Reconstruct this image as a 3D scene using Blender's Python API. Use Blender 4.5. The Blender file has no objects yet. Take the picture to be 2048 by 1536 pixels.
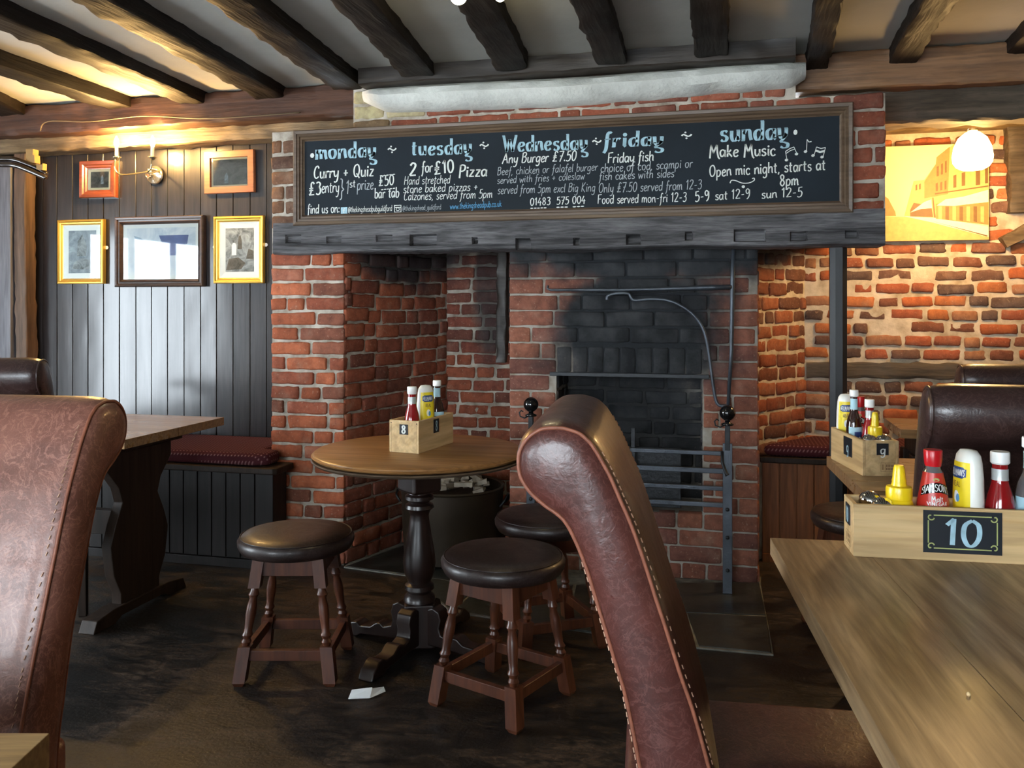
import bpy, bmesh, math, random
from mathutils import Vector, Matrix, noise

# ------------------------------------------------------------------ camera, world, light
F, CX, HY, EYE = 1720.0, 1024.0, 608.0, 1.25        # focal length (px of a 2048 wide frame), horizon row, eye height (m)
PSI = math.radians(13.6)                             # the camera is turned this much from the fireplace wall's normal
CP, SP = math.cos(PSI), math.sin(PSI)
SC = bpy.context.scene
cd = bpy.data.cameras.new('camera'); cam = bpy.data.objects.new('camera', cd)
SC.collection.objects.link(cam); SC.camera = cam
cd.sensor_width = 36; cd.lens = F/2048*36; cd.shift_y = -(768-HY)/2048; cd.clip_start = 0.05
cam.location = (0, 0, EYE); cam.rotation_euler = (math.pi/2, 0, PSI)

SKY = 17.0
wd = bpy.data.worlds.new('daylight'); SC.world = wd; wd.use_nodes = True
bgn = wd.node_tree.nodes['Background']; bgn.inputs[0].default_value = (0.82, 0.92, 1.0, 1); bgn.inputs[1].default_value = SKY
SC.view_settings.view_transform = 'Standard'; SC.view_settings.look = 'None'
SC.view_settings.exposure = 0.60; SC.view_settings.gamma = 1; SC.view_settings.use_curve_mapping = False
SC.cycles.use_denoising = True
SC.cycles.max_bounces = 7; SC.cycles.diffuse_bounces = 4; SC.cycles.glossy_bounces = 4
SC.cycles.sample_clamp_indirect = 6
# openings in the room shell behind and beside the camera: (axis, position, a0, a1, z0, z1)
WINDOWS = [('y', -2.4, -3.9, -2.3, .75, 2.05), ('y', -2.4, -1.5, 0.3, .75, 2.05), ('x', -4.75, 0.85, 2.55, .30, 1.85)]
for ax, p, a0, a1, z0, z1 in WINDOWS:                # light portals in those openings
    ld = bpy.data.lights.new('window_portal', 'AREA'); ld.shape = 'RECTANGLE'; ld.size = a1-a0; ld.size_y = z1-z0
    ld.cycles.is_portal = True
    lo = bpy.data.objects.new('window_portal', ld); SC.collection.objects.link(lo)
    if ax == 'y': lo.location = ((a0+a1)/2, p, (z0+z1)/2); lo.rotation_euler = (math.radians(90), 0, math.pi)   # faces +y
    else: lo.location = (p, (a0+a1)/2, (z0+z1)/2); lo.rotation_euler = (math.radians(90), 0, math.radians(90))  # faces +x

def cam2room(X, T): return (X*CP - T*SP, X*SP + T*CP)
def on_y(px, py, y):                                 # the point of the plane y seen at a pixel
    a = (px-CX)/F; u = a*CP-SP; v = a*SP+CP; t = y/v
    return Vector((t*u, y, EYE+(HY-py)/F*t))
def at(px, py, t):                                   # the point at depth t seen at a pixel
    x, y = cam2room((px-CX)/F*t, t); return Vector((x, y, EYE+(HY-py)/F*t))
def on_z(px, py, z): return at(px, py, (EYE-z)*F/(py-HY))
def rnd(a, b): return random.uniform(a, b)

# ------------------------------------------------------------------ materials
class NT:
    def __init__(s, name):
        s.m = bpy.data.materials.new(name); s.m.use_nodes = True; s.t = s.m.node_tree
        s.b = s.t.nodes['Principled BSDF']; s.l = s.t.links.new
        tc = s.t.nodes.new('ShaderNodeTexCoord'); s.obj = tc.outputs['Object']
    def n(s, kind, **kw):
        nd = s.t.nodes.new('ShaderNode'+kind)
        for k, v in kw.items():
            if k in ('i0','i1','i2','i3'): nd.inputs[int(k[1])].default_value = v
            elif hasattr(nd, k): setattr(nd, k, v)
            else: nd.inputs[k].default_value = v
        return nd
    def coord(s, scale, src=None):
        mp = s.n('Mapping'); mp.inputs['Scale'].default_value = scale; s.l(src or s.obj, mp.inputs[0]); return mp.outputs[0]
    def noise(s, scale, vec=None, det=4, dist=0, rough=.55):
        nd = s.n('TexNoise'); nd.inputs['Scale'].default_value = scale; nd.inputs['Detail'].default_value = det
        nd.inputs['Distortion'].default_value = dist; nd.inputs['Roughness'].default_value = rough
        s.l(vec or s.obj, nd.inputs['Vector']); return nd.outputs['Fac']
    def ramp(s, fac, stops):
        r = s.n('ValToRGB'); e = r.color_ramp.elements
        while len(e) < len(stops): e.new(.5)
        for k, (p, c) in enumerate(stops):
            e[k].position = p; e[k].color = (c if len(c) == 4 else (*c, 1)) if not isinstance(c, (int, float)) else (c, c, c, 1)
        s.l(fac, r.inputs[0]); return r.outputs[0]
    def mix(s, fac, a, b, mode='MIX'):
        m = s.n('Mix', data_type='RGBA', blend_type=mode)
        for sock, v in ((m.inputs[0], fac), (m.inputs[6], a), (m.inputs[7], b)):
            if isinstance(v, (int, float)): sock.default_value = v
            elif isinstance(v, tuple): sock.default_value = v if len(v) == 4 else (*v, 1)
            else: s.l(v, sock)
        return m.outputs[2]
    def math(s, op, a, b=0.0, c=None):
        m = s.n('Math', operation=op)
        for k, v in enumerate((a, b) if c is None else (a, b, c)):
            if isinstance(v, (int, float)): m.inputs[k].default_value = v
            else: s.l(v, m.inputs[k])
        return m.outputs[0]
    def bump(s, h, strength=.4, dist=.01, prev=None):
        b = s.n('Bump'); b.inputs['Strength'].default_value = strength; b.inputs['Distance'].default_value = dist
        s.l(h, b.inputs['Height'])
        if prev: s.l(prev, b.inputs['Normal'])
        return b.outputs[0]
    def out(s, col=None, rough=.5, metal=0, nrm=None, coat=0, crough=.1, spec=.5, **kw):
        b = s.b.inputs
        if col is not None:
            if isinstance(col, tuple): b['Base Color'].default_value = (*col[:3], 1)
            else: s.l(col, b['Base Color'])
        if isinstance(rough, (int, float)): b['Roughness'].default_value = rough
        else: s.l(rough, b['Roughness'])
        b['Metallic'].default_value = metal; b['Coat Weight'].default_value = coat; b['Coat Roughness'].default_value = crough
        b['Specular IOR Level'].default_value = spec
        if nrm: s.l(nrm, b['Normal'])
        for k, v in kw.items(): b[k.replace('_', ' ')].default_value = v
        return s.m

def plain(name, col, rough=.5, metal=0, bump=0, bs=40, var=.25, spec=.5, coat=0, vs=6, **kw):
    s = NT(name); f = s.noise(vs); d = tuple(c*(1-var) for c in col)
    c = s.ramp(f, [(.3, d), (.7, col)])
    nm = s.bump(s.noise(bs, det=5), bump, .004) if bump else None
    return s.out(c, rough, metal, nm, coat, spec=spec, **kw)

def wood(name, dark, light, axis='X', fine=60, rough=.45, bump=.35, coat=0, crough=.15, ringy=.5, rnd_amt=0.0, spec=.5, dist=.004, wear=None, wearpos=(.55, .7)):
    s = NT(name); st = {'X': (1, 14, 14), 'Y': (14, 1, 14), 'Z': (14, 14, 1)}[axis]
    src = s.obj
    if rnd_amt:
        oi = s.n('ObjectInfo'); cmb = s.n('VectorMath', operation='ADD'); s.l(s.obj, cmb.inputs[0])
        sc = s.n('VectorMath', operation='SCALE'); s.l(oi.outputs['Random'], sc.inputs[0]); sc.inputs['Scale'].default_value = 37.0
        s.l(sc.outputs[0], cmb.inputs[1]); src = cmb.outputs[0]
    v = s.coord(st, src)
    g1 = s.noise(1.1, v, 6, dist=1.2); g2 = s.noise(fine/14, v, 5, dist=.3)
    w = s.n('TexWave', wave_type='RINGS', rings_direction=axis); w.inputs['Scale'].default_value = 5; w.inputs['Distortion'].default_value = 7
    w.inputs['Detail'].default_value = 3; w.inputs['Detail Scale'].default_value = 1.5
    s.l(s.coord(tuple(q/3 for q in st), src), w.inputs[0])
    a = s.ramp(g1, [(.3, dark), (.72, light)])
    mid = tuple((p+q)/2 for p, q in zip(dark, light))
    c = s.mix(s.math('MULTIPLY', w.outputs['Fac'], ringy), a, mid)
    c = s.mix(s.ramp(g2, [(.35, .55), (.6, 0.0)]), c, tuple(q*.5 for q in dark))
    if wear:
        c = s.mix(s.ramp(s.noise(3.5, det=6, rough=.7), [(wearpos[0], 0.0), (wearpos[1], .8)]), c, wear)
    if rnd_amt:
        h = s.n('HueSaturation'); s.l(c, h.inputs['Color'])
        s.l(s.math('MULTIPLY_ADD', oi.outputs['Random'], rnd_amt*2, 1-rnd_amt), h.inputs['Value']); c = h.outputs[0]
    nm = s.bump(s.mix(.5, g2, g1), bump, dist)
    rg = s.ramp(g1, [(.3, min(1, rough*1.15)), (.7, rough*.85)])
    return s.out(c, rg, 0, nm, coat, crough, spec)

def soot_mask(s, extra=1.0):
    # soot lies where the smoke went: above and inside the grate, under the beam, up the inner corner
    geo = s.n('NewGeometry'); pos = geo.outputs['Position']; nz = s.noise(3.2, pos, 5)
    tot = None
    for (x, y, z, rx, ry, rz, k) in [(-.36, 3.98, 1.17, .48, .5, .36, 1.0), (-.40, 3.98, 1.53, .72, .4, .24, 1.0), (-.41, 4.35, .75, .42, .30, .62, .95),
                                     (-1.55, 4.25, 1.53, .42, .5, .24, .9), (-1.22, 4.62, 1.4, .13, .2, .55, .8), (.33, 4.4, 1.56, .30, .4, .17, .9),
                                     (-.36, 3.95, 1.0, .55, .3, .14, .6)]:
        a = s.n('VectorMath', operation='SUBTRACT'); s.l(pos, a.inputs[0]); a.inputs[1].default_value = (x, y, z)
        b = s.n('VectorMath', operation='DIVIDE'); s.l(a.outputs[0], b.inputs[0]); b.inputs[1].default_value = (rx, ry, rz)
        ln = s.n('VectorMath', operation='LENGTH'); s.l(b.outputs[0], ln.inputs[0])
        d = s.math('ADD', ln.outputs['Value'], s.math('MULTIPLY_ADD', nz, 1.1, -.55))
        mr = s.n('MapRange'); s.l(d, mr.inputs[0]); mr.inputs[1].default_value = .65; mr.inputs[2].default_value = 1.15; mr.inputs[3].default_value = k; mr.inputs[4].default_value = 0
        mr.interpolation_type = 'SMOOTHSTEP'
        tot = mr.outputs[0] if tot is None else s.math('MAXIMUM', tot, mr.outputs[0])
    return tot

def brick_mat(name, rough_b=.5):
    s = NT(name); oi = s.n('ObjectInfo'); geo = s.n('NewGeometry'); pos = geo.outputs['Position']
    n1 = s.noise(28, pos, 6, rough=.65); n2 = s.noise(9, pos, 5); n3 = s.noise(90, pos, 3)
    c = s.mix(s.ramp(n1, [(.3, .75), (.62, 0.0)]), oi.outputs['Color'], s.mix(1.0, oi.outputs['Color'], (.45, .42, .45), 'MULTIPLY'))
    c = s.mix(s.ramp(n2, [(.55, 0.0), (.8, .35)]), c, (.42, .30, .22))        # lime bloom
    c = s.mix(s.ramp(n3, [(.62, 0.0), (.72, .35)]), c, (.5, .36, .26))
    c = s.mix(soot_mask(s), c, s.ramp(n2, [(.35, (.010, .011, .013)), (.75, (.045, .047, .05))]))
    return s.out(c, .85, 0, s.bump(s.mix(.5, n1, n3), rough_b, .006), spec=.25)

def mortar_mat(name, col, dk=(.22, .18, .14)):
    s = NT(name); geo = s.n('NewGeometry'); pos = geo.outputs['Position']
    n1 = s.noise(14, pos, 6); n2 = s.noise(70, pos, 4)
    c = s.ramp(n1, [(.3, dk), (.62, col)])
    c = s.mix(soot_mask(s), c, (.02, .022, .025))
    return s.out(c, .95, 0, s.bump(s.mix(.5, n1, n2), .7, .008), spec=.15)

def leather_mat(name, dark, light, rough=.34, fine=1.0):
    s = NT(name); n1 = s.noise(5, det=7, dist=.8, rough=.65); n2 = s.noise(55*fine, det=5, dist=1.5)
    v = s.n('TexVoronoi', feature='DISTANCE_TO_EDGE'); v.inputs['Scale'].default_value = 190*fine; s.l(s.obj, v.inputs[0])
    c = s.ramp(n1, [(.35, dark), (.68, light)])
    n3 = s.noise(17*fine, det=6, dist=2.2, rough=.6)
    c = s.mix(s.ramp(n3, [(.470, 0.0), (.50, .55), (.530, 0.0)]), c, tuple(min(1, q*1.5+.025) for q in light))
    c = s.mix(s.ramp(n2, [(.478, 0.0), (.50, .35), (.522, 0.0)]), c, tuple(min(1, q*1.6+.03) for q in light))
    nm = s.bump(v.outputs['Distance'], .12, .001); nm = s.bump(n2, .22, .003, nm); nm = s.bump(n1, .12, .02, nm)
    return s.out(c, s.ramp(n1, [(.3, rough*1.25), (.7, rough*.8)]), 0, nm, .12, .12, .55)

def emit(name, col, strength):
    s = NT(name); return s.out((.9, .9, .9), .3, Emission_Color=(*col, 1), Emission_Strength=strength)

MT = {}
MT['table_y'] = wood('oak_table_top_long', (.20, .115, .050), (.52, .36, .20), 'Y', fine=90, rough=.40, bump=.3, coat=.06, ringy=.2, dist=.002)
MT['table_honey'] = wood('honey_table_top', (.40, .23, .085), (.62, .41, .18), 'X', fine=80, rough=.35, bump=.15, dist=.002)
MT['brick'] = brick_mat('brick', .45); MT['old_brick'] = brick_mat('old_brick', .9)
MT['mortar'] = mortar_mat('lime_mortar', (.50, .45, .38)); MT['old_mortar'] = mortar_mat('old_mortar', (.62, .53, .40), (.34, .27, .18))
MT['grey_mortar'] = mortar_mat('cement_mortar', (.36, .33, .29))
MT['panel'] = wood('black_brown_panel', (.012, .011, .013), (.030, .026, .027), 'Z', rough=.34, bump=.22, coat=.7, crough=.15, spec=.25, rnd_amt=.25, dist=.006)
MT['bench_panel'] = wood('dark_bench_panel', (.006, .005, .005), (.017, .012, .011), 'Z', rough=.5, bump=.25, spec=.3, rnd_amt=.2)
MT['orange_panel'] = wood('orange_brown_panel', (.16, .050, .014), (.34, .115, .03), 'Z', rough=.55, bump=.2, rnd_amt=.2, spec=.3)
MT['joist'] = wood('dark_stained_oak', (.0045, .003, .002), (.017, .0095, .006), 'Y', rough=.62, spec=.2, bump=.7, dist=.01)
MT['beam'] = wood('brown_oak', (.045, .018, .010), (.11, .048, .027), 'X', rough=.6, bump=.6, dist=.008, spec=.3)
MT['beam_orange'] = wood('orange_oak', (.15, .07, .03), (.32, .165, .075), 'X', rough=.55, bump=.6, dist=.008)
MT['beam_grey'] = wood('grey_brown_oak', (.05, .036, .022), (.13, .098, .066), 'X', rough=.7, bump=.8, dist=.01)
MT['beam_pale'] = wood('pale_rough_timber', (.07, .046, .022), (.26, .18, .095), 'X', rough=.7, bump=.9, dist=.012)
MT['beam_dark'] = wood('near_black_oak', (.016, .011, .008), (.05, .036, .026), 'X', rough=.5, bump=.6)
MT['lintel'] = wood('weathered_lintel', (.014, .014, .016), (.22, .215, .225), 'X', fine=150, rough=.7, bump=1.0, dist=.012, ringy=.1, spec=.3)
MT['post'] = wood('worn_post', (.06, .032, .018), (.16, .092, .052), 'Z', rough=.6, bump=.6)
MT['grey_board'] = wood('grey_board', (.10, .10, .115), (.20, .20, .225), 'Z', rough=.45, bump=.3)
MT['table'] = wood('oak_table_top', (.24, .145, .066), (.50, .345, .19), 'X', fine=90, rough=.42, bump=.25, coat=.05, ringy=.25, dist=.002)
MT['table_far'] = wood('orange_table_top', (.22, .115, .045), (.38, .22, .10), 'X', fine=80, rough=.30, bump=.15, coat=.15, ringy=.4, dist=.002)
MT['round_top'] = wood('brown_round_top', (.26, .118, .034), (.40, .205, .072), 'X', fine=70, rough=.33, bump=.12, ringy=.4, dist=.002)
MT['edge_dark'] = wood('worn_dark_edge', (.05, .03, .018), (.17, .12, .08), 'X', rough=.4, bump=.3)
MT['stool_wood'] = wood('red_brown_stool_wood', (.060, .016, .007), (.15, .046, .020), 'Z', rough=.36, bump=.2, coat=.12, rnd_amt=.15)
MT['pedestal'] = wood('black_brown_pedestal', (.010, .005, .004), (.026, .012, .009), 'Z', rough=.34, bump=.06, coat=.15)
MT['dark_wood'] = wood('dark_table_base', (.014, .008, .005), (.034, .019, .012), 'Z', rough=.55, bump=.3, spec=.25)
MT['crate'] = wood('pale_pine_crate', (.54, .34, .14), (.76, .56, .30), 'X', fine=40, rough=.55, bump=.15, ringy=.8, rnd_amt=.05, dist=.002)
MT['crate_y'] = MT['crate']
MT['frame_red'] = wood('red_mahogany_frame', (.13, .030, .012), (.24, .062, .024), 'X', rough=.3, bump=.1, coat=.3)
MT['frame_orange'] = wood('orange_brown_frame', (.20, .062, .022), (.32, .11, .04), 'X', rough=.4, bump=.1)
MT['frame_dark'] = wood('dark_moulded_frame', (.025, .014, .010), (.07, .040, .028), 'X', rough=.35, bump=.2)
MT['frame_sign'] = wood('brown_sign_frame', (.085, .052, .030), (.16, .105, .066), 'X', rough=.42, bump=.2)
MT['gold'] = plain('gold_leaf', (.85, .52, .10), .30, .75, .1, 60, .2)
MT['cream_slip'] = plain('cream_slip', (.78, .68, .42), .5)
MT['mount'] = plain('ivory_mount', (.72, .75, .70), .7, var=.05)
MT['iron'] = plain('black_iron', (.020, .022, .025), .42, .5, .5, 60, .4)
MT['iron_blue'] = plain('worn_grey_iron', (.085, .098, .118), .40, .5, .6, 50, .5)
MT['post_paint'] = plain('black_painted_steel', (.010, .011, .013), .38, 0, .2, 30, .3)
MT['black_gloss'] = plain('black_enamel', (.006, .006, .007), .08, 0, coat=.5)
MT['chalk'] = plain('blackboard', (.010, .017, .025), .7, 0, .15, 30, .35, .25, vs=3)
MT['ink_white'] = plain('white_paint', (.74, .78, .74), .7, var=.15, vs=60)
MT['ink_blue'] = plain('pale_blue_paint', (.40, .62, .72), .7, var=.3, vs=40)
MT['ink_grey'] = plain('faded_chalk', (.42, .46, .48), .8, var=.2, vs=60)
MT['ink_azure'] = plain('blue_chalk', (.10, .32, .55), .8, var=.2, vs=60)
MT['ink_green'] = plain('olive_paint', (.42, .46, .16), .7, var=.2)
MT['ink_brown'] = plain('burnt_stamp', (.22, .12, .05), .7, var=.2)
MT['plaque'] = plain('black_plaque', (.012, .016, .022), .4, var=.2)
MT['leather'] = leather_mat('oxblood_leather', (.046, .013, .010), (.100, .029, .022))
MT['leather_tan'] = leather_mat('worn_tan_leather', (.12, .042, .028), (.27, .115, .08), .36)
MT['leather_dark'] = leather_mat('dark_brown_leather', (.022, .011, .010), (.045, .021, .018), .3)
MT['leather_seat'] = leather_mat('black_brown_vinyl', (.012, .006, .005), (.022, .010, .008), .42, .7)
MT['piping'] = plain('tan_piping', (.30, .10, .055), .5, var=.3, vs=80)
MT['thread'] = plain('pale_thread', (.52, .30, .20), .7)
MT['white_cap'] = plain('white_plastic', (.86, .86, .84), .32, var=.03)
MT['cream_plastic'] = plain('cream_plastic', (.82, .82, .76), .30, var=.04, coat=.2)
MT['ketchup'] = plain('ketchup_glass', (.28, .008, .010), .08, var=.1, coat=.5)
MT['brown_sauce'] = plain('brown_sauce_glass', (.030, .010, .007), .08, var=.1, coat=.5)
MT['clear_sauce'] = plain('half_empty_glass', (.13, .12, .12), .08, var=.2, coat=.5)
MT['red_label'] = plain('red_label', (.55, .030, .020), .35, var=.1)
MT['red_cap'] = plain('red_cap', (.50, .006, .012), .3, var=.05)
MT['blue_label'] = plain('pale_blue_label', (.42, .66, .76), .5, var=.05)
MT['silver_label'] = plain('silver_label', (.55, .58, .57), .35, .3, var=.1)
MT['navy'] = plain('navy_emblem', (.015, .05, .20), .4, var=.1)
MT['yellow_label'] = plain('yellow_label', (.85, .66, .02), .4, var=.06)
MT['yellow'] = plain('yellow_plastic', (.88, .62, .01), .30, var=.04, coat=.15)
MT['chrome'] = plain('chrome', (.75, .74, .72), .10, 1.0, var=.05)
MT['brass_pale'] = plain('pale_brass', (.62, .54, .36), .22, .9, var=.15)
MT['steel_plate'] = plain('sconce_plate', (.50, .48, .42), .18, .9, var=.15)
MT['glass'] = NT('shaker_glass').out((.9, .9, .9), .05, Transmission_Weight=.8)
MT['salt'] = plain('salt', (.8, .8, .78), .8)
MT['tub'] = plain('old_copper_tub', (.045, .030, .017), .5, .4, .5, 12, .5)
MT['kindling'] = plain('pale_kindling', (.42, .36, .28), .8, var=.5, vs=20)
MT['paper'] = plain('white_paper', (.80, .84, .86), .7, var=.04)
MT['candle'] = plain('candle_tube', (.85, .78, .60), .5, var=.05)
MT['bulb'] = emit('bulb_glow', (1.0, .60, .20), 2300)
MT['spot'] = emit('spot_glow', (1.0, .86, .48), 45)
MT['shade'] = emit('lamp_shade_glow', (1.0, .62, .20), 22)
MT['chunk'] = plain('ochre_wood_chunk', (.36, .20, .06), .7, 0, .5, 20, .4)
MT['hame'] = plain('dark_polished_bar', (.02, .014, .010), .16, 0, coat=.5)
MT['flag'] = None
def _special():
    s = NT('rough_plaster'); n = s.noise(5, det=6, rough=.6); n2 = s.noise(40, det=4)
    MT['plaster'] = s.out(s.ramp(n, [(.3, (.46, .47, .44)), (.65, (.70, .71, .66))]), .9, 0, s.bump(s.mix(.3, n, n2), .5, .02), spec=.2)
    s = NT('ceiling_plaster'); n = s.noise(3, det=5)
    MT['ceiling'] = s.out(s.ramp(n, [(.3, (.37, .365, .33)), (.7, (.44, .43, .39))]), .95, 0, s.bump(n, .3, .03), spec=.1)
    s = NT('soffit'); n = s.noise(6, det=6); MT['soffit'] = s.out(s.ramp(n, [(.35, (.10, .07, .04)), (.62, (.30, .22, .12))]), .9, 0, s.bump(n, .8, .03), spec=.1)
    s = NT('room_wall'); n = s.noise(3, det=5); MT['room'] = s.out(s.ramp(n, [(.3, (.20, .16, .12)), (.7, (.26, .21, .16))]), .9, spec=.2)
    # worn dark floorboards: nearly black varnish rubbed through to brown in patches
    s = NT('worn_floor'); n1 = s.noise(1.8, det=5, dist=.5); n2 = s.noise(26, s.coord((1, 2.2, 1)), 8, dist=1.4, rough=.75); n3 = s.noise(85, det=3); n4 = s.noise(6, s.coord((1, 2.5, 1)), 6, dist=.6, rough=.7)
    w = s.math('ADD', s.math('MULTIPLY', n1, .30), s.math('ADD', s.math('MULTIPLY', n2, .42), s.math('MULTIPLY', n4, .34)))
    c = s.ramp(w, [(.45, (.006, .0055, .005)), (.52, (.012, .010, .009)), (.560, (.034, .022, .0145)), (.63, (.088, .057, .036))])
    MT['floor'] = s.out(c, s.ramp(w, [(.48, .36), (.6, .62)]), 0, s.bump(s.mix(.4, w, n3), .55, .006), spec=.35)
    s = NT('hearth_stone'); n = s.noise(7, det=7, rough=.65)
    MT['hearth'] = s.out(s.ramp(n, [(.3, (.012, .014, .013)), (.7, (.040, .042, .036))]), s.ramp(n, [(.3, .28), (.7, .5)]), 0, s.bump(n, .35, .01))
    s = NT('hearth_joint'); MT['grout'] = s.out(s.ramp(s.noise(20), [(.3, (.09, .09, .08)), (.7, (.24, .23, .19))]), .8)
    # burgundy seat cloth with small pale diamonds
    s = NT('burgundy_cloth'); sx = s.n('SeparateXYZ'); s.l(s.obj, sx.inputs[0])
    K = 2*math.pi/.036
    a = s.math('SINE', s.math('MULTIPLY', s.math('ADD', sx.outputs[0], sx.outputs[1]), K)); b = s.math('SINE', s.math('MULTIPLY', s.math('SUBTRACT', sx.outputs[0], s.math('ADD', sx.outputs[1], sx.outputs[2])), K))
    d = s.ramp(s.math('MULTIPLY', a, b), [(.55, 0.0), (.7, 1.0)])
    c = s.mix(d, (.060, .012, .016), (.19, .10, .10)); MT['cloth'] = s.out(c, .9, 0, s.bump(s.noise(300, det=2), .3, .002), spec=.2)
    # glass over a picture: a clear sheet
    s = NT('picture_glass'); gl = s.n('BsdfGlossy'); gl.inputs['Roughness'].default_value = .03; tr = s.n('BsdfTransparent'); fr = s.n('Fresnel'); fr.inputs[0].default_value = 1.55
    mx = s.n('MixShader'); s.l(s.math('MULTIPLY', fr.outputs[0], 1.6), mx.inputs[0]); s.l(tr.outputs[0], mx.inputs[1]); s.l(gl.outputs[0], mx.inputs[2])
    s.l(mx.outputs[0], s.t.nodes['Material Output'].inputs[0]); MT['pic_glass'] = s.m
    # engraving papers
    for nm, sc, lo, hi in (('engraving', 16, (.05, .06, .065), (.42, .46, .45)), ('engraving_pale', 10, (.12, .15, .17), (.40, .46, .48)), ('engraving_dark', 14, (.035, .033, .025), (.16, .15, .12)), ('watercolour', 5, (.42, .50, .56), (.78, .80, .76))):
        s = NT(nm); n = s.noise(sc, det=8, dist=1.2, rough=.7); MT[nm] = s.out(s.ramp(n, [(.32, lo), (.68, hi)]), .7, spec=.2)
_special()

# ------------------------------------------------------------------ mesh helpers
class MB:
    def __init__(s): s.v = []; s.f = []
    def add(s, vs, fs, M=None):
        o = len(s.v); s.v += [tuple(M @ Vector(p)) if M is not None else tuple(p) for p in vs]; s.f += [tuple(i+o for i in f) for f in fs]; return s
    def box(s, x0, x1, y0, y1, z0, z1, M=None):
        return s.add([(x0,y0,z0),(x1,y0,z0),(x1,y1,z0),(x0,y1,z0),(x0,y0,z1),(x1,y0,z1),(x1,y1,z1),(x0,y1,z1)],
                     [(0,3,2,1),(4,5,6,7),(0,1,5,4),(1,2,6,5),(2,3,7,6),(3,0,4,7)], M)
    def lathe(s, prof, n=24, M=None, sx=1, sy=1):
        vs = []; fs = []
        for r, z in prof:
            for k in range(n):
                a = 2*math.pi*k/n; vs.append((r*sx*math.cos(a), r*sy*math.sin(a), z))
        for i in range(len(prof)-1):
            for k in range(n):
                k2 = (k+1) % n; fs.append((i*n+k, i*n+k2, (i+1)*n+k2, (i+1)*n+k))
        fs.append(tuple(range(n-1, -1, -1))); m = (len(prof)-1)*n; fs.append(tuple(range(m, m+n)))
        return s.add(vs, fs, M)
    def tube(s, pts, r, n=8, M=None, flat=1.0):
        pts = [Vector(p) for p in pts]; m = len(pts); rr = r if isinstance(r, (list, tuple)) else [r]*m
        vs = []; fs = []; up = None
        for i, p in enumerate(pts):
            d = (pts[min(i+1, m-1)]-pts[max(i-1, 0)]).normalized()
            if up is None: up = Vector((0, 0, 1)) if abs(d.z) < .9 else Vector((1, 0, 0))
            sd = d.cross(up).normalized(); up = sd.cross(d).normalized()
            for k in range(n):
                a = 2*math.pi*(k+.5)/n; vs.append(p + sd*math.cos(a)*rr[i] + up*math.sin(a)*rr[i]*flat)
        for i in range(m-1):
            for k in range(n):
                k2 = (k+1) % n; fs.append((i*n+k, i*n+k2, (i+1)*n+k2, (i+1)*n+k))
        fs.append(tuple(range(n-1, -1, -1))); fs.append(tuple(range((m-1)*n, m*n)))
        return s.add(vs, fs, M)
    def prism(s, outl, y0, y1, M=None, axis='y'):         # outline in (x,z) pushed along y, or in (x,y) pushed along z
        n = len(outl)
        if axis == 'y': vs = [(a, y0, b) for a, b in outl]+[(a, y1, b) for a, b in outl]
        elif axis == 'z': vs = [(a, b, y0) for a, b in outl]+[(a, b, y1) for a, b in outl]
        else: vs = [(y0, a, b) for a, b in outl]+[(y1, a, b) for a, b in outl]
        fs = [tuple(range(n)), tuple(range(2*n-1, n-1, -1))]+[(i, i+n, (i+1) % n+n, (i+1) % n) for i in range(n)]
        return s.add(vs, fs, M)
    def sphere(s, c, r, n=16, m=10, sz=1):
        return s.lathe([(max(1e-4, r*math.sin(math.pi*i/m)), -r*sz*math.cos(math.pi*i/m)) for i in range(m+1)], n, Matrix.Translation(c))
    def mesh(s, name, fix=True):
        me = bpy.data.meshes.new(name); me.from_pydata(s.v, [], s.f); me.update()
        if fix:
            bm = bmesh.new(); bm.from_mesh(me); bmesh.ops.recalc_face_normals(bm, faces=bm.faces); bm.to_mesh(me); bm.free()
        return me
    def build(s, name, mat, parent=None, smooth=False, bev=0, seg=2, fix=True):
        me = s.mesh(name, fix); return link(name, me, mat, parent, smooth, bev, seg)
def link(name, me, mat, parent=None, smooth=False, bev=0, seg=2):
    if mat is not None: me.materials.append(MT[mat] if isinstance(mat, str) else mat)
    o = bpy.data.objects.new(name, me); SC.collection.objects.link(o)
    if parent is not None: o.parent = parent
    if smooth: me.shade_smooth()
    if smooth == 'auto': me.set_sharp_from_angle(angle=math.radians(38))
    if bev:
        b = o.modifiers.new('bevel', 'BEVEL'); b.width = bev; b.segments = seg; b.limit_method = 'ANGLE'; b.angle_limit = math.radians(35)
        if not smooth: me.shade_smooth(); b.harden_normals = True
    return o
def box(name, mat, b, parent=None, bev=0, M=None): return MB().box(*b, M=M).build(name, mat, parent, bev=bev)
def thing(name, label, cat, loc=(0, 0, 0), rz=0, group=None):
    o = bpy.data.objects.new(name, None); SC.collection.objects.link(o); o.location = loc; o.rotation_euler = (0, 0, rz)
    o.empty_display_size = .05
    return tag(o, label, cat, group)
def tag(o, label=None, cat=None, group=None, kind=None):
    if label: o['label'] = label
    if cat: o['category'] = cat
    if group: o['group'] = group
    if kind: o['kind'] = kind
    return o
def struct(o, label=None, cat=None): return tag(o, label, cat, kind='structure')
def copy_tree(o, parent=None):
    c = o.copy(); SC.collection.objects.link(c)
    if parent is not None: c.parent = parent
    for ch in list(o.children): copy_tree(ch, c)
    return c
def smooth_pts(P, k=6, closed=False):
    P = [Vector(p) for p in P]; n = len(P); out = []
    for i in range(n if closed else n-1):
        g = (lambda j: P[j % n]) if closed else (lambda j: P[max(0, min(n-1, j))])
        a, b, c, d = g(i-1), g(i), g(i+1), g(i+2)
        for q in range(k):
            t = q/k; out.append(.5*((2*b)+(c-a)*t+(2*a-5*b+4*c-d)*t*t+(3*b-a-3*c+d)*t**3))
    if not closed: out.append(P[-1])
    return out

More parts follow.
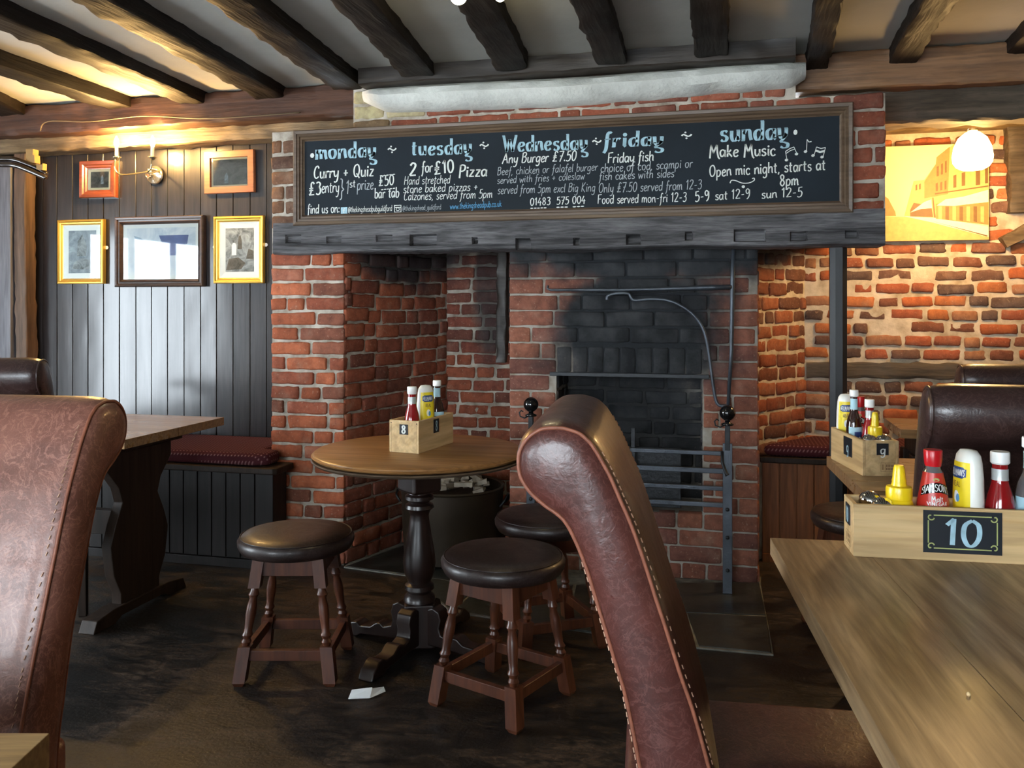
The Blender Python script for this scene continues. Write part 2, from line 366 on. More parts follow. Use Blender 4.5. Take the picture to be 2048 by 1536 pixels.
# ------------------------------------------------------------------ hand lettering: a small stroke alphabet
# units: x-height 10, capitals and digits 18, descender -7. '*' starts a curved stroke, '-' a straight one, '.' a dot
GL = {
'a': (9.5, '*8,8 5,10 1.5,8 1,4 2.5,0.5 5,0.5 8,5;-8.2,10 8,1.2 9.3,0'), 'b': (9, '-1.3,17.5 1.3,0.5;*1.3,7 4,10 7.5,8.5 8,4.5 6,0.6 3,0 1.3,1.5'),
'c': (8, '*7.6,8 5,10 1.5,8 1,4 3,0.3 6,0.4 7.8,2'), 'd': (9.5, '*8,8 5,10 1.5,8 1,4 2.5,0.5 5,0.5 8,4;-8.2,17.5 8,0'),
'e': (8.5, '*1.2,5 5,5.6 7.6,7.4 6,10 3,9.3 1,5 2.4,0.8 5,0 8,2'), 'f': (7, '*7.5,16.5 5.4,18 3.6,15 3.2,8 2.6,-2 0.6,-6.5;-0.6,9.5 6.6,10'),
'g': (9.5, '*8,8 5,10 1.5,8 1,4 2.5,0.8 5,1 8,5;*8.2,10 8,2 7.4,-4.5 4,-6.8 1,-5'), 'h': (9.5, '-1.4,17.5 1.2,0;*1.3,6 4,9.6 7,9.4 7.8,6 7.8,2 8.8,0'),
'i': (3.8, '-1.8,10 1.7,1.4 3,0;.1.9,14'), 'j': (4, '*2.4,10 2.3,-3 0.2,-6.8;.2.4,14'), 'k': (9, '-1.4,17.5 1.2,0;*7,10 4,6.6 1.4,5.4 4,4.4 8.6,-0.5'),
'l': (3.8, '*1.8,17.5 1.5,8 1.7,1.6 3.2,0.3'), 'm': (13.5, '-1.2,10 1,0;*1.2,6 3.6,9.6 6,8.8 6.4,0;*6.4,6 9,9.6 11.4,9 12,3 13,0'),
'n': (9.5, '-1.2,10 1,0;*1.2,6 4,9.6 7,9.2 7.8,4 8.8,0'), 'o': (9.5, '*5,10 1.6,8.6 1,4.5 3,0.4 6.2,0.4 8.4,4.5 7.6,8.8 5,10'),
'p': (9.5, '-1.4,10 1,-7;*1.4,7 4,10 7.5,8.5 8,4.5 6,0.6 3,0 1.3,1.8'), 'q': (9.5, '*8,8 5,10 1.5,8 1,4 2.5,0.5 5,0.5 8,5;-8.2,10 8,-7'),
'r': (6.8, '-1.2,10 1,0;*1.2,5.5 3,9 5.4,9.9 6.8,8.8'), 's': (7.6, '*7,8.6 5,10 2,9 2,6.4 5,5 6.8,3 5.6,0.5 3,0 0.8,1.4'),
't': (7, '*3.2,15 2.8,6 3.2,1 6,0.6;-0.4,10.3 6.4,10.6'), 'u': (9.5, '*1.2,10 1.2,4 2.6,0.5 5.4,0.8 7.8,4.6;-8,10 7.9,1.2 9.2,0'),
'v': (8.5, '-0.6,10 3.8,0 8,10'), 'w': (12.5, '-0.6,10 3.4,0 6.4,8 9,0 12,10'), 'x': (8, '-0.8,10 7.4,0;-7.4,10 0.6,0'),
'y': (9, '*1,10 1.2,5 3,1.6 5.6,2 7.6,5;*8,10 7.6,0 6,-5.4 3,-7 1,-6'), '#': (9.5, '-1,10 1.4,3.2;*1.4,3.4 3,0.6 6,1.6 7.8,5;-8,10 7.8,3.4;*7.8,3.6 4,-0.4 2.6,-2.4 6,-3.2 9,-4.8 8.4,-7.6 5,-8.4 2,-7'), 'z': (8, '-1,9.8 7.2,9.8 0.8,0.2 7.6,0.2'),
'A': (13, '-0.5,-1 6.5,18 11.5,0;-2,6 10,7'), 'B': (11, '-2,18 1.6,0;*2,17.5 7,18 9,14.8 6.4,11 2,10.2;*2,10.2 8,10 9.8,5.5 7,0.8 1.6,0'),
'C': (10.5, '*9.6,14.5 7.2,18 3.4,16 1.2,9 2.2,2.5 5.4,0 9.4,2.4'), 'F': (10, '-2,18 1.6,0;-1,17.6 10,18.4;-1.8,9.6 8,10'),
'H': (12, '-1.6,18 1.2,0;-10,18 9.6,0;-1.4,8.6 9.8,9.4'), 'K': (11.5, '-2,18 1.6,0;-9.6,18 1.8,8 10.6,-1.5'), 'L': (9, '-2,18 1.6,0.2 8.8,0.2'),
'M': (15, '*0.5,-2 1.2,8 2,18;-2,18 6.4,6 11.4,18;*11.4,18 12,8 13.6,0 16,-3'), 'N': (12, '-1,0 1.6,18 9.6,0 10,18'),
'O': (12, '*7,18 2.6,15.6 1,9 2.6,2 6,0 9.6,3 11,9.6 9.4,16 6.4,18'), 'P': (10.5, '-2.4,18 1.6,-2;*1.4,16 5,18.4 9.4,16.4 9,11 5,8.6 2,9'),
'Q': (13, '*7,18 2.6,15.6 1,9 2.6,2 6,0 9.6,3 11,9.6 9.4,16 6.4,18;-6,5 11.6,-2'), 'R': (11, '-2,18 1.6,0;*2,17.6 7,18 9,14.4 6,10.2 2,9.6;-4.6,9.6 10,0'),
'S': (10, '*9,15 6.4,18 2.4,16.4 2.6,11.4 6.6,9 9,5.4 6.6,0.8 3,0.2 0.8,3'), 'V': (11.5, '-0.6,18 5.4,0 11,18'), 'W': (17, '-0.6,18 4.6,0 8.6,13 12.6,0 17,18'),
'E': (10, '-9,18 2,18 1.6,0 9,0;-1.8,9.4 7.6,9.4'), 'I': (5, '-2.5,18 2.5,0'), 'G': (11.5, '*9.6,14.5 7.2,18 3.4,16 1.2,9 2.2,2.5 5.4,0 9.6,3 9.8,8;-6,8 10.4,8'),
'T': (11, '-0.5,18 10.5,18;-5,18 5,0'), "'": (3, '-1.6,18 1.2,14'),
'0': (10.5, '*5.4,18 1.8,14.5 1.2,7 3.4,0.6 6.6,0.4 9.2,6 8.8,14.4 5.4,18'), '1': (7, '-1,14 4.4,18 4.2,0'), '2': (10.5, '*1.2,14.4 4.4,18 8.4,16 7.8,11 1,0.4;-1,0.4 10,0.8'),
'3': (10, '*1.4,16.4 5,18 8.4,15.4 6.4,10.6 4,10;*4,10 8.4,8.6 8.6,3 5,0 1,1.6'), '4': (10.5, '-6,18 0.8,6 10,6.6;-7,10 6.6,-1.5'),
'5': (10, '-9,18 3,17.4 2.2,10;*2.2,10 6.4,11 9,7 7.4,1.4 3.6,-0.6 0.6,1'), '7': (10, '-0.6,17.4 9.6,17.8 3.6,-1;-2.4,9 8.4,9.4'), '8': (10.5, '*5.2,18 2,15.4 3.4,10.8 7.4,8 8.8,4 5.4,0 1.8,3.2 3,7.6 7,11 8,15 5.2,18'),
'9': (10, '*8.6,14.6 5,18 1.6,14.4 3,9.4 6.4,9.6 8.7,15;*8.8,16 8.8,8 7,2 3.4,-1.4'), 'G9': (10, '*8,15 5,18 1.6,14.6 2.4,9.6 5.6,9.2 8.4,14;*8.6,17.5 8.4,6 7,0.6 3.6,-0.6 1.4,2.4'),
'\u00a3': (12, '*10.4,15.4 8,18 5,16 5,9 4,3 1,0.4;-1,0.4 10.4,0.6;-1.6,9.4 9,9.8;-1.4,6.6 8.8,7'), '+': (11, '-5,10.5 5,2;-1.2,6.2 9,6.4'), '-': (8, '-1.4,7 6.8,7.4'),
',': (3.6, '-2,1 0.6,-3'), '.': (3.6, '.1.8,0.8'), ':': (4, '.2,1.4;.2,8.4'), '}': (7, '*1,19 4,17.6 3.8,9 6.6,6 3.6,3 3.4,-5 0.8,-7'), '_': (9, '-0.5,-1.5 8.6,-1.5'), '@': (14, '*10,9.5 6,10.5 4,6 6,2 9,4 10,10 10.6,3 13,5 12.6,12 8,15.6 2.6,12.6 1,5 4,-1.4 9.6,-2'),
'~': (22, '*1,8 5,11 9,8.6 14,6 19,8 20.6,11;.9,16;.11,1.5'), ' ': (6, ''), '/': (7, '-1,-2 6,18'), '$': (52, '*0,2 3,8 12,7 26,1 40,1 50,6 50,11 46,10'),
}
def strokes(text, slant=0.0, track=0.0):
    x = 0; out = []
    for ch in text:
        adv, code = GL.get(ch, GL[' '])
        for st in filter(None, code.split(';')):
            pts = [tuple(float(q) for q in p.split(',')) for p in st[1:].split(' ')]
            jit = (random.uniform(-.25, .25), random.uniform(-.3, .3))
            pts = [(x+px+py*slant+jit[0], py+jit[1]) for px, py in pts]
            out.append((st[0], pts))
        x += adv+1.2+track
    return out, x-1.2-track
def letter_mesh(text, fn, w=2.4, h=1.3, slant=.0, serif=0):
    """ribbons of paint: fn(s, u) turns (share of the width, units of height) into a point; w / h: pen width of down and cross strokes"""
    if serif: text = text.replace('y', '#')                # the looped tail of the day names
    st, tot = strokes(text, slant, 1.3 if serif else 0); mb = MB()
    for kind, pts in st:
        if kind == '.':
            c = pts[0]; r = max(w, h)*.62
            vs = [fn((c[0]+r*math.cos(a*math.pi/4))/tot, c[1]+r*math.sin(a*math.pi/4)) for a in range(8)]
            mb.add(vs, [tuple(range(8))]); continue
        P = [Vector((*p, 0)) for p in pts]
        if kind == '*': P = smooth_pts(P, 5)
        else:
            for i in range(len(P)-1):
                d = (P[i+1]-P[i]).normalized(); ww = (h+(w-h)*abs(d.y)**1.3)*.5; q = Vector((-d.y, d.x, 0))*ww
                a = P[i]-d*(h*.35 if i else 0); b = P[i+1]+d*(h*.35 if i < len(P)-2 else 0)
                mb.add([fn(k.x/tot, k.y) for k in (a-q, b-q, b+q, a+q)], [(0, 1, 2, 3)])
            if serif:
                for e, o in ((P[0], P[1]), (P[-1], P[-2])):
                    if abs(e.y-o.y) > abs(e.x-o.x)*1.5:
                        a = e.x-serif; b = e.x+serif*.75
                        mb.add([fn(a/tot, e.y-.55), fn(b/tot, e.y-.55), fn(b/tot, e.y+.55), fn(a/tot, e.y+.55)], [(0, 1, 2, 3)])
            continue
        L = []; R = []
        for i, p in enumerate(P):
            d = (P[min(i+1, len(P)-1)]-P[max(0, i-1)]); d.normalize()
            ww = (h+(w-h)*abs(d.y)**1.3)*.5; nrm = Vector((-d.y, d.x, 0))
            L.append(p+nrm*ww); R.append(p-nrm*ww)
        m = len(P); vs = [fn(q.x/tot, q.y) for q in L]+[fn(q.x/tot, q.y) for q in R]
        mb.add(vs, [(i, i+1, m+i+1, m+i) for i in range(m-1)])
    return mb
def plane_fn(o, s, u, x0, width, y0, hu):                # flat lettering in the frame (o, s, u)
    return lambda a, h: o + s*(x0+a*width) + u*(y0+h*hu)

# ------------------------------------------------------------------ bricks
random.seed(7)
def brick_mesh(L, Hh, D, rough):
    nx = 5 if L > .15 else 3; nz = 2; vs = []; fs = []; e = .005*(1+.7*rough); sd = rnd(0, 99)
    def nv(x, z, k): return noise.noise(Vector((x*22+sd, z*22+k, sd)))
    xs = [0]+[e/L]+[e/L+(1-2*e/L)*i/nx for i in range(1, nx)]+[1-e/L]+[1]
    zs = [0, e/Hh, .5, 1-e/Hh, 1]
    NX, NZ = len(xs), len(zs)
    for k, z in enumerate(zs):
        for i, x in enumerate(xs):
            bx = i in (0, NX-1); bz = k in (0, NZ-1)
            y = e*.65 if (bx or bz) else 0
            px, pz = (x-.5)*L, (z-.5)*Hh
            if bx and bz: px *= 1-.5*e/L*(1+rough); pz *= 1-1.0*e/Hh
            amp = .0016+.0045*rough
            px += nv(px, pz, 1)*amp*(1.2 if bx else .4); pz += nv(px, pz, 2)*amp*(1.3 if bz else .4); y += nv(px, pz, 3)*amp*1.1
            vs.append((px, y, pz))
    for k in range(NZ-1):
        for i in range(NX-1): a = k*NX+i; fs.append((a, a+1, a+NX+1, a+NX))
    ring = [i for i in range(NX)]+[k*NX+NX-1 for k in range(1, NZ)]+[(NZ-1)*NX+i for i in range(NX-2, -1, -1)]+[k*NX for k in range(NZ-2, 0, -1)]
    o = len(vs)
    for r in ring: x, y, z = vs[r]; vs.append((x, D, z))
    for j in range(len(ring)): j2 = (j+1) % len(ring); fs.append((ring[j], o+j, o+j2, ring[j2]))
    me = bpy.data.meshes.new('brick'); me.from_pydata(vs, [], fs); me.update(); me.shade_smooth(); return me
BM = {}
for sty, rg in (('neat', .15), ('worn', .6), ('old', 1.0)):
    BM[sty] = {'s': [brick_mesh(.21, .062, .05, rg) for _ in range(7)], 'h': [brick_mesh(.1, .062, .05, rg) for _ in range(5)]}
    for q in BM[sty].values():
        for me in q: me.materials.append(MT['old_brick' if sty == 'old' else 'brick'])
RED = [(.40, .115, .052), (.36, .10, .045), (.44, .13, .06), (.30, .085, .045), (.21, .075, .045), (.34, .12, .07)]
DULL = [(.21, .070, .045), (.17, .058, .042), (.24, .080, .050), (.13, .055, .045), (.19, .075, .055), (.10, .048, .04)]
NEAT = [(.25, .095, .060), (.22, .083, .054), (.275, .106, .064), (.19, .076, .055)]
OLD = [(.42, .12, .045), (.34, .10, .05), (.22, .085, .05), (.46, .16, .06), (.16, .085, .06), (.36, .17, .09), (.12, .075, .06), (.30, .10, .055)]
SOOTY = [(.055, .055, .058), (.04, .04, .043), (.075, .07, .068)]
def laid_bricks(base, p0, p1, z0, z1, pal, style='neat', pitch=.0725, Ls=.215, Hs=.105, gap=.011, proud=.007, holes=(), jit=0.0, seed=1, wave=None, shift=0.0, drop=0.0, minw=.035, colfn=None):
    rs = random.Random(seed); p0 = Vector((*p0, 0)); p1 = Vector((*p1, 0)); d = p1-p0; W = d.length; d.normalize(); nrm = Vector((d.y, -d.x, 0)); ang = math.atan2(d.y, d.x)
    n = int(round((z1-z0)/pitch)); pitch = (z1-z0)/n; made = 0
    for r in range(n):
        zc = z0+(r+.5)*pitch; x = -[0, .065, .12, .03][(r+int(shift*4)) % 4]*(2 if style != 'neat' else 1)-rs.uniform(0, .02); last = 'h'
        while x < W-.01:
            kind = 'h' if (last == 's' and rs.random() < .42) else 's'; last = kind
            ln = (Ls if kind == 's' else Hs)*rs.uniform(1-.06-jit*.22, 1+.04+jit*.10)
            a, b = max(x, 0), min(x+ln, W); x += ln
            spans = [(a, b)]
            for (h0, h1, hz0, hz1) in holes:
                if hz0 < zc < hz1:
                    sp = []
                    for (q0, q1) in spans:
                        if q1 <= h0 or q0 >= h1: sp.append((q0, q1))
                        else:
                            if q0 < h0: sp.append((q0, h0))
                            if q1 > h1: sp.append((h1, q1))
                    spans = sp
            for (q0, q1) in spans:
                if q0 == 0: q0 -= gap*.6
                if q1 == W: q1 += gap*.6
                w = q1-q0-gap*rs.uniform(.8, 1.2+jit*.8)
                if w < minw or rs.random() < drop: continue
                k = 's' if w > .145 else 'h'; me = rs.choice(BM[style][k])
                o = bpy.data.objects.new('brick', me); SC.collection.objects.link(o); o.parent = base
                c = p0+d*((q0+q1)/2)+nrm*(proud+rs.uniform(-.003, .003)*(1+jit*2))
                zz = zc+(wave((q0+q1)/2, zc) if wave else 0)+rs.uniform(-.0015, .0015)*(1+jit*3)
                o.location = (c.x, c.y, zz); o.rotation_euler = (rs.uniform(-.01, .01), rs.uniform(-.012, .012)*(1+jit*2.5), ang)
                o.scale = (w/(.21 if k == 's' else .1), 1, (pitch-gap*(1+jit*.5*rs.random()))/.062)
                cc = colfn(c, zz, rs) if colfn else rs.choice(pal); f = rs.uniform(.85, 1.12); o.color = (cc[0]*f, cc[1]*f, cc[2]*f, 1); made += 1
    return made
def slab(name, mat, p0, p1, z0, z1, thick, back=True):     # a wall slab standing behind the line p0-p1 (its face towards the room)
    p0 = Vector(p0); p1 = Vector(p1); d = (p1-p0).normalized(); nb = Vector((-d.y, d.x))
    pts = [p0, p1, p1+nb*thick, p0+nb*thick]
    return MB().prism([tuple(p) for p in pts], z0, z1, axis='z').build(name, mat)

def rough_beam(name, mat, a, b, w, h, amp=.008, seed=0, step=.035, parent=None, smooth=True, taper=None, wob=.012):
    """a hewn timber from a to b, w wide and h deep; edges and faces uneven"""
    a = Vector(a); b = Vector(b); d = b-a; Ln = d.length; d.normalize(); n = max(4, int(Ln/step))
    sd = Vector((0, 0, 1)).cross(d)
    if sd.length < .1: sd = Vector((1, 0, 0))
    sd.normalize(); up = d.cross(sd)
    cross = []
    for (x0, y0, x1, y1) in ((-.5, -.5, .5, -.5), (.5, -.5, .5, .5), (.5, .5, -.5, .5), (-.5, .5, -.5, -.5)):
        for q in (.06, .28, .5, .72, .94): cross.append((x0+(x1-x0)*q, y0+(y1-y0)*q))
    m = len(cross); vs = []; fs = []
    for i in range(n+1):
        t = i/n; c = a+d*Ln*t
        ox = noise.noise(Vector((t*Ln*1.1, seed*3.1, 0)))*wob; oy = noise.noise(Vector((t*Ln*1.1, seed*3.1, 9)))*wob
        k = 1 if taper is None else 1+(taper-1)*t
        for (x, y) in cross:
            p = c+sd*(x*w*k+ox)+up*(y*h*k+oy)
            q = p*16; dn = noise.noise(Vector((q.x+seed, q.y, q.z)))*amp+noise.noise(p*60)*amp*.5
            vs.append(p+(sd*x+up*y)*dn*1.6)
    for i in range(n):
        for k in range(m): k2 = (k+1) % m; fs.append((i*m+k, i*m+k2, (i+1)*m+k2, (i+1)*m+k))
    fs.append(tuple(range(m-1, -1, -1))); fs.append(tuple(range(n*m, n*m+m)))
    mb = MB().add(vs, fs); return mb.build(name, mat, parent, smooth='auto')

# ------------------------------------------------------------------ room shell
YF = 3.81       # face of the chimney breast
YP = 4.15       # face of the panelled wall, left
YA = 4.75       # back of the brick alcove, right
ZC = 2.335      # ceiling plaster
XL, XR, YB = -4.75, 3.3, -2.4
floor = struct(box('floor', 'floor', (XL-.1, XR+.1, YB-.1, YA+.2, -.1, 0)), 'dark worn floor with brown patches rubbed through', 'floor')
ceil = struct(box('ceiling', 'ceiling', (XL-.1, XR+.1, YB-.1, YA+.2, ZC, ZC+.1)), 'off-white plaster ceiling between dark joists', 'ceiling')
def wall_with_windows(name, axis, pos, a0, a1, out):
    mb = MB(); wins = [w for w in WINDOWS if w[0] == axis]; wins.sort(key=lambda w: w[2]); cur = a0
    def bx(p, q, z0, z1):
        if axis == 'y': mb.box(p, q, min(pos, pos+out), max(pos, pos+out), z0, z1)
        else: mb.box(min(pos, pos+out), max(pos, pos+out), p, q, z0, z1)
    for w in wins: bx(cur, w[2], 0, ZC); bx(w[2], w[3], 0, w[4]); bx(w[2], w[3], w[5], ZC); cur = w[3]
    bx(cur, a1, 0, ZC); return struct(mb.build(name, 'room'))
wall_with_windows('wall_rear', 'y', YB, XL-.15, XR+.15, -.15)
wall_with_windows('wall_left', 'x', XL, YB, YA+.2, -.15)
struct(box('wall_right', 'room', (XR, XR+.15, YB, YA+.2, 0, ZC)))
for i, (ax, p, a0, a1, z0, z1) in enumerate(WINDOWS):
    mb = MB(); n = 3
    def bar(p0, p1, q0, q1):
        if ax == 'y': mb.box(p0, p1, p-.09, p-.05, q0, q1)
        else: mb.box(p-.09, p-.05, p0, p1, q0, q1)
    bar(a0, a0+.05, z0, z1); bar(a1-.05, a1, z0, z1); bar(a0+.05, a1-.05, z0, z0+.05); bar(a0+.05, a1-.05, z1-.05, z1)
    for k in range(1, n): bar(a0+(a1-a0)*k/n-.02, a0+(a1-a0)*k/n+.02, z0+.05, z1-.05)
    struct(mb.build('window_%d' % (i+1), 'frame_dark'))

# panelled wall on the left: each board its own piece, a groove between
wp = struct(box('wall_panelled', 'panel', (XL, -2.05, YP+.02, YP+.12, 0, ZC)), 'black-brown tongue and groove boarded wall, left of the fireplace', 'wall')
edges = [85, 114, 145, 176, 207, 239, 272, 303, 335, 368, 401, 433, 466, 500, 533]
xs = [on_y(e, 500, YP).x for e in edges]; sp = (xs[-1]-xs[0])/(len(xs)-1)
xs = [xs[0]-sp*k for k in range(9, 0, -1) if xs[0]-sp*k > XL]+xs+[xs[-1]+sp]
rs = random.Random(4)
for k in range(len(xs)-1):
    a, b = xs[k]+.0014, xs[k+1]-.0014; tl = rs.uniform(-.0012, .0012); nz = 40; vs = []; fs = []
    cr = [(a, .012), (a, .002), (a+.002, 0), (a+(b-a)*.35, 0), (a+(b-a)*.65, 0), (b-.002, 0), (b, .002), (b, .012)]
    for i in range(nz+1):
        z = .02+2.28*i/nz
        for j, (x, y) in enumerate(cr):
            y2 = y-.0016*noise.noise(Vector((k*3.3, z*1.6, 0)))-.0006*noise.noise(Vector((x*22, z*7, 5)))+tl*(x-a)/(b-a)
            vs.append((x, YP+y2, z))
    m = len(cr)
    for i in range(nz):
        for j in range(m-1): q = i*m+j; fs.append((q, q+1, q+m+1, q+m))
    MB().add(vs, fs).build('board', 'panel', wp, smooth='auto')

# ---- chimney breast above the lintel, with its pier at the left and the brick stack inside
XB0, XB1 = -2.127, .662
def soft(pal): return lambda c, z, r: r.choice(pal)
breast = struct(box('chimney_breast', 'mortar', (XB0, XB1, YF, YF+.19, 1.60, 2.088)), 'red brick chimney breast above the fireplace beam', 'chimney breast')
box('upper_core', 'mortar', (-1.70, .31, YF, YF+.19, 2.088, ZC), breast)
box('upper_core', 'mortar', (.31, XB1, YF, YF+.15, 2.088, 2.120), breast)
def breast_col(c, z, r):
    if z > 2.08 and c.x < -1.42: return r.choice([(.42, .36, .20), (.20, .13, .07), (.45, .38, .22)])
    if c.x < -1.95: return r.choice([(.17, .09, .055), (.22, .11, .06), (.14, .075, .05)])
    return r.choice([(.27, .080, .045), (.31, .09, .05), (.22, .075, .05), (.29, .10, .06)])
laid_bricks(breast, (XB0, YF), (XB1, YF), 1.61, 2.27, None, 'worn', pitch=.0745, Ls=.225, seed=11, jit=.2, colfn=breast_col, holes=[(.14, 2.58, 1.62, 2.05), (0, .427, 2.085, 3), (2.40, 9, 2.15, 3)], gap=.010)
side = struct(box('chimney_side', 'mortar', (XB1-.15, XB1, YF+.19, YA, 1.60, 2.11)))
laid_bricks(side, (XB1, YF+.08), (XB1, YA), 1.61, 2.10, RED, 'worn', pitch=.0745, seed=12, jit=.3)
throat = struct(box('fireplace_soffit', 'mortar', (XB0, XB1, YF+.19, YA+.1, 1.60, 1.68)))
pier = struct(box('fireplace_pier', 'mortar', (XB0, -1.752, YF, YA, 0, 1.60)), 'orange-red brick pier left of the inglenook', 'pier')
laid_bricks(pier, (XB0, YF), (-1.745, YF), 0.0, 1.50, RED, 'worn', pitch=.0714, Ls=.235, seed=21, jit=.15, gap=.0125, proud=.010)
pd = Vector((.0, 0, 0))
# the inner side of the inglenook runs back at a slant
P1, P2 = (-1.745, YF+.03), (-1.49, 4.60)
sw = struct(slab('fireplace_side_wall', 'mortar', P1, P2, 0, 1.60, .25), 'slanting brick side wall inside the inglenook', 'wall')
laid_bricks(sw, (-1.7467, YF+.004), P2, 0.0, 1.60, [(.30, .085, .045), (.25, .075, .045), (.20, .07, .045), (.34, .10, .05)], 'worn', pitch=.0727, Ls=.20, seed=22, jit=.5, gap=.009, wave=lambda s, z: -.02*math.sin(s*3.3)*(z-.3) if z > .3 else 0)
bw = struct(slab('fireplace_back_wall', 'mortar', (-1.49, 4.60), (-.9, 4.60), 0, 1.60, .1), 'brick wall at the back of the inglenook, left of the stack', 'wall')
laid_bricks(bw, (-1.49, 4.60), (-.95, 4.60), 0.0, 1.60, [(.29, .085, .045), (.23, .07, .045), (.18, .065, .045)], 'worn', pitch=.0695, seed=23, jit=.4)
# stump of sooty timber standing in that corner
tag(rough_beam('charred_timber', 'beam_dark', (-1.165, 4.57, .93), (-1.155, 4.57, 1.60), .055, .05, .012, 3), 'charred upright timber let into the inglenook back corner', 'timber', kind='structure')
# the stack: x -0.973 .. 0.162, face at 3.98, firebox -0.748 .. -0.077
YS = 3.98; SX0, SX1, FX0, FX1, FZ0, FZ1 = -.973, .162, -.748, -.077, .30, .925
mb = MB(); mb.box(SX0, FX0, YS, 4.6, 0, 1.60); mb.box(FX1, SX1, YS, 4.6, 0, 1.60); mb.box(FX0, FX1, YS, 4.6, 0, FZ0); mb.box(FX0, FX1, YS, 4.6, FZ1, 1.60); mb.box(FX0, FX1, 4.28, 4.6, FZ0, FZ1)
stack = struct(mb.build('fireplace_stack', 'grey_mortar'), 'smoke-blackened brick stack with the firebox opening', 'fireplace')
laid_bricks(stack, (SX0, YS), (SX1, YS), 0.0, 1.60, NEAT, 'neat', pitch=.0755, Ls=.235, Hs=.115, gap=.009, proud=.006, seed=31, holes=[(FX0-SX0, FX1-SX0, FZ0, 1.055)])
laid_bricks(stack, (SX1, YS+.01), (SX1, 4.36), 0.0, 1.55, NEAT, 'neat', pitch=.0755, Ls=.225, seed=33)
laid_bricks(stack, (FX0, 4.28), (FX1, 4.28), FZ0, FZ1-.02, SOOTY, 'worn', pitch=.078, Ls=.22, seed=32, jit=.3)
laid_bricks(stack, (FX1+.001, 4.27), (FX1+.001, 4.0), FZ0, FZ1, SOOTY, 'worn', pitch=.078, seed=34)
laid_bricks(stack, (FX0-.001, 4.0), (FX0-.001, 4.27), FZ0, FZ1, SOOTY, 'worn', pitch=.078, seed=35)
n = 9; ww = (FX1-FX0)/n
for k in range(n):                                        # soldier course over the opening
    o = bpy.data.objects.new('brick', BM['neat']['h'][k % 5]); SC.collection.objects.link(o); o.parent = stack
    o.location = (FX0+ww*(k+.5), YS-.003, .990); o.rotation_euler = (0, math.pi/2, 0); o.scale = (1.2, 1, (ww-.005)/.062); o.color = (*random.choice(SOOTY), 1)
tag(box('lintel_bar', 'iron', (FX0-.03, FX1+.03, YS-.014, YS+.05, FZ1-.012, FZ1+.006), stack, .002), 'flat iron bar over the firebox')

# ---- alcove at the right: an old rough wall, lit by the lamp
aw = struct(box('wall_alcove', 'old_mortar', (.40, XR, YA, YA+.15, 0, ZC)), 'old uneven brick wall with wide pale mortar, right of the fireplace', 'wall')
zt0, zt1 = .862, .955; xt1 = on_y(1925, 740, YA).x
laid_bricks(aw, (.431, YA), (1.75, YA), .50, zt0, OLD, 'old', pitch=.068, Ls=.175, Hs=.11, seed=41, jit=.8, gap=.013, proud=.009, drop=.02)
laid_bricks(aw, (.431, YA), (1.75, YA), zt0+.005, zt1, OLD, 'old', pitch=.093, Ls=.205, seed=45, jit=.9, gap=.015, proud=.009, holes=[(0, xt1-.431, 0, 3)])
laid_bricks(aw, (.431, YA), (1.75, YA), zt1+.005, 2.10, OLD, 'old', pitch=.068, Ls=.175, Hs=.11, seed=42, jit=.85, gap=.0135, proud=.009, drop=.03)
rough_beam('timber', 'beam_grey', (.44, YA+.004, (zt0+zt1)/2), (xt1, YA+.004, (zt0+zt1)/2), .05, .082, .012, 5, parent=aw)
dw = struct(slab('wall_alcove_side', 'old_mortar', (.165, 4.34), (.431, YA), 0, 1.60, .2), 'slanting rough brick return beside the stack', 'wall')
laid_bricks(dw, (.165, 4.34), (.431, YA), .50, 1.58, [(.30, .09, .045), (.22, .08, .045), (.16, .07, .045), (.34, .12, .06)], 'old', pitch=.0735, Ls=.2, seed=43, jit=.6, gap=.011, proud=.008, drop=.02)
struct(box('alcove_soffit', 'soffit', (XB1, XR, 4.12, YA, 2.12, 2.20)))
# rough plastered jamb with old timber ends at the far right of the alcove
jx = on_y(2000, 400, YA-.05).x
tag(rough_beam('wall_post', 'beam_grey', (jx+.10, YA-.02, 1.70), (jx+.08, YA-.02, 2.12), .12, .10, .014, 8), 'rough grey timber end beside the sepia canvas', 'timber', kind='structure')
tag(rough_beam('wall_brace', 'beam_pale', (jx+.02, YA-.02, 1.55), (jx+.30, YA-.02, 1.72), .08, .06, .012, 9), 'short slanting timber in the far right wall', 'timber', kind='structure')

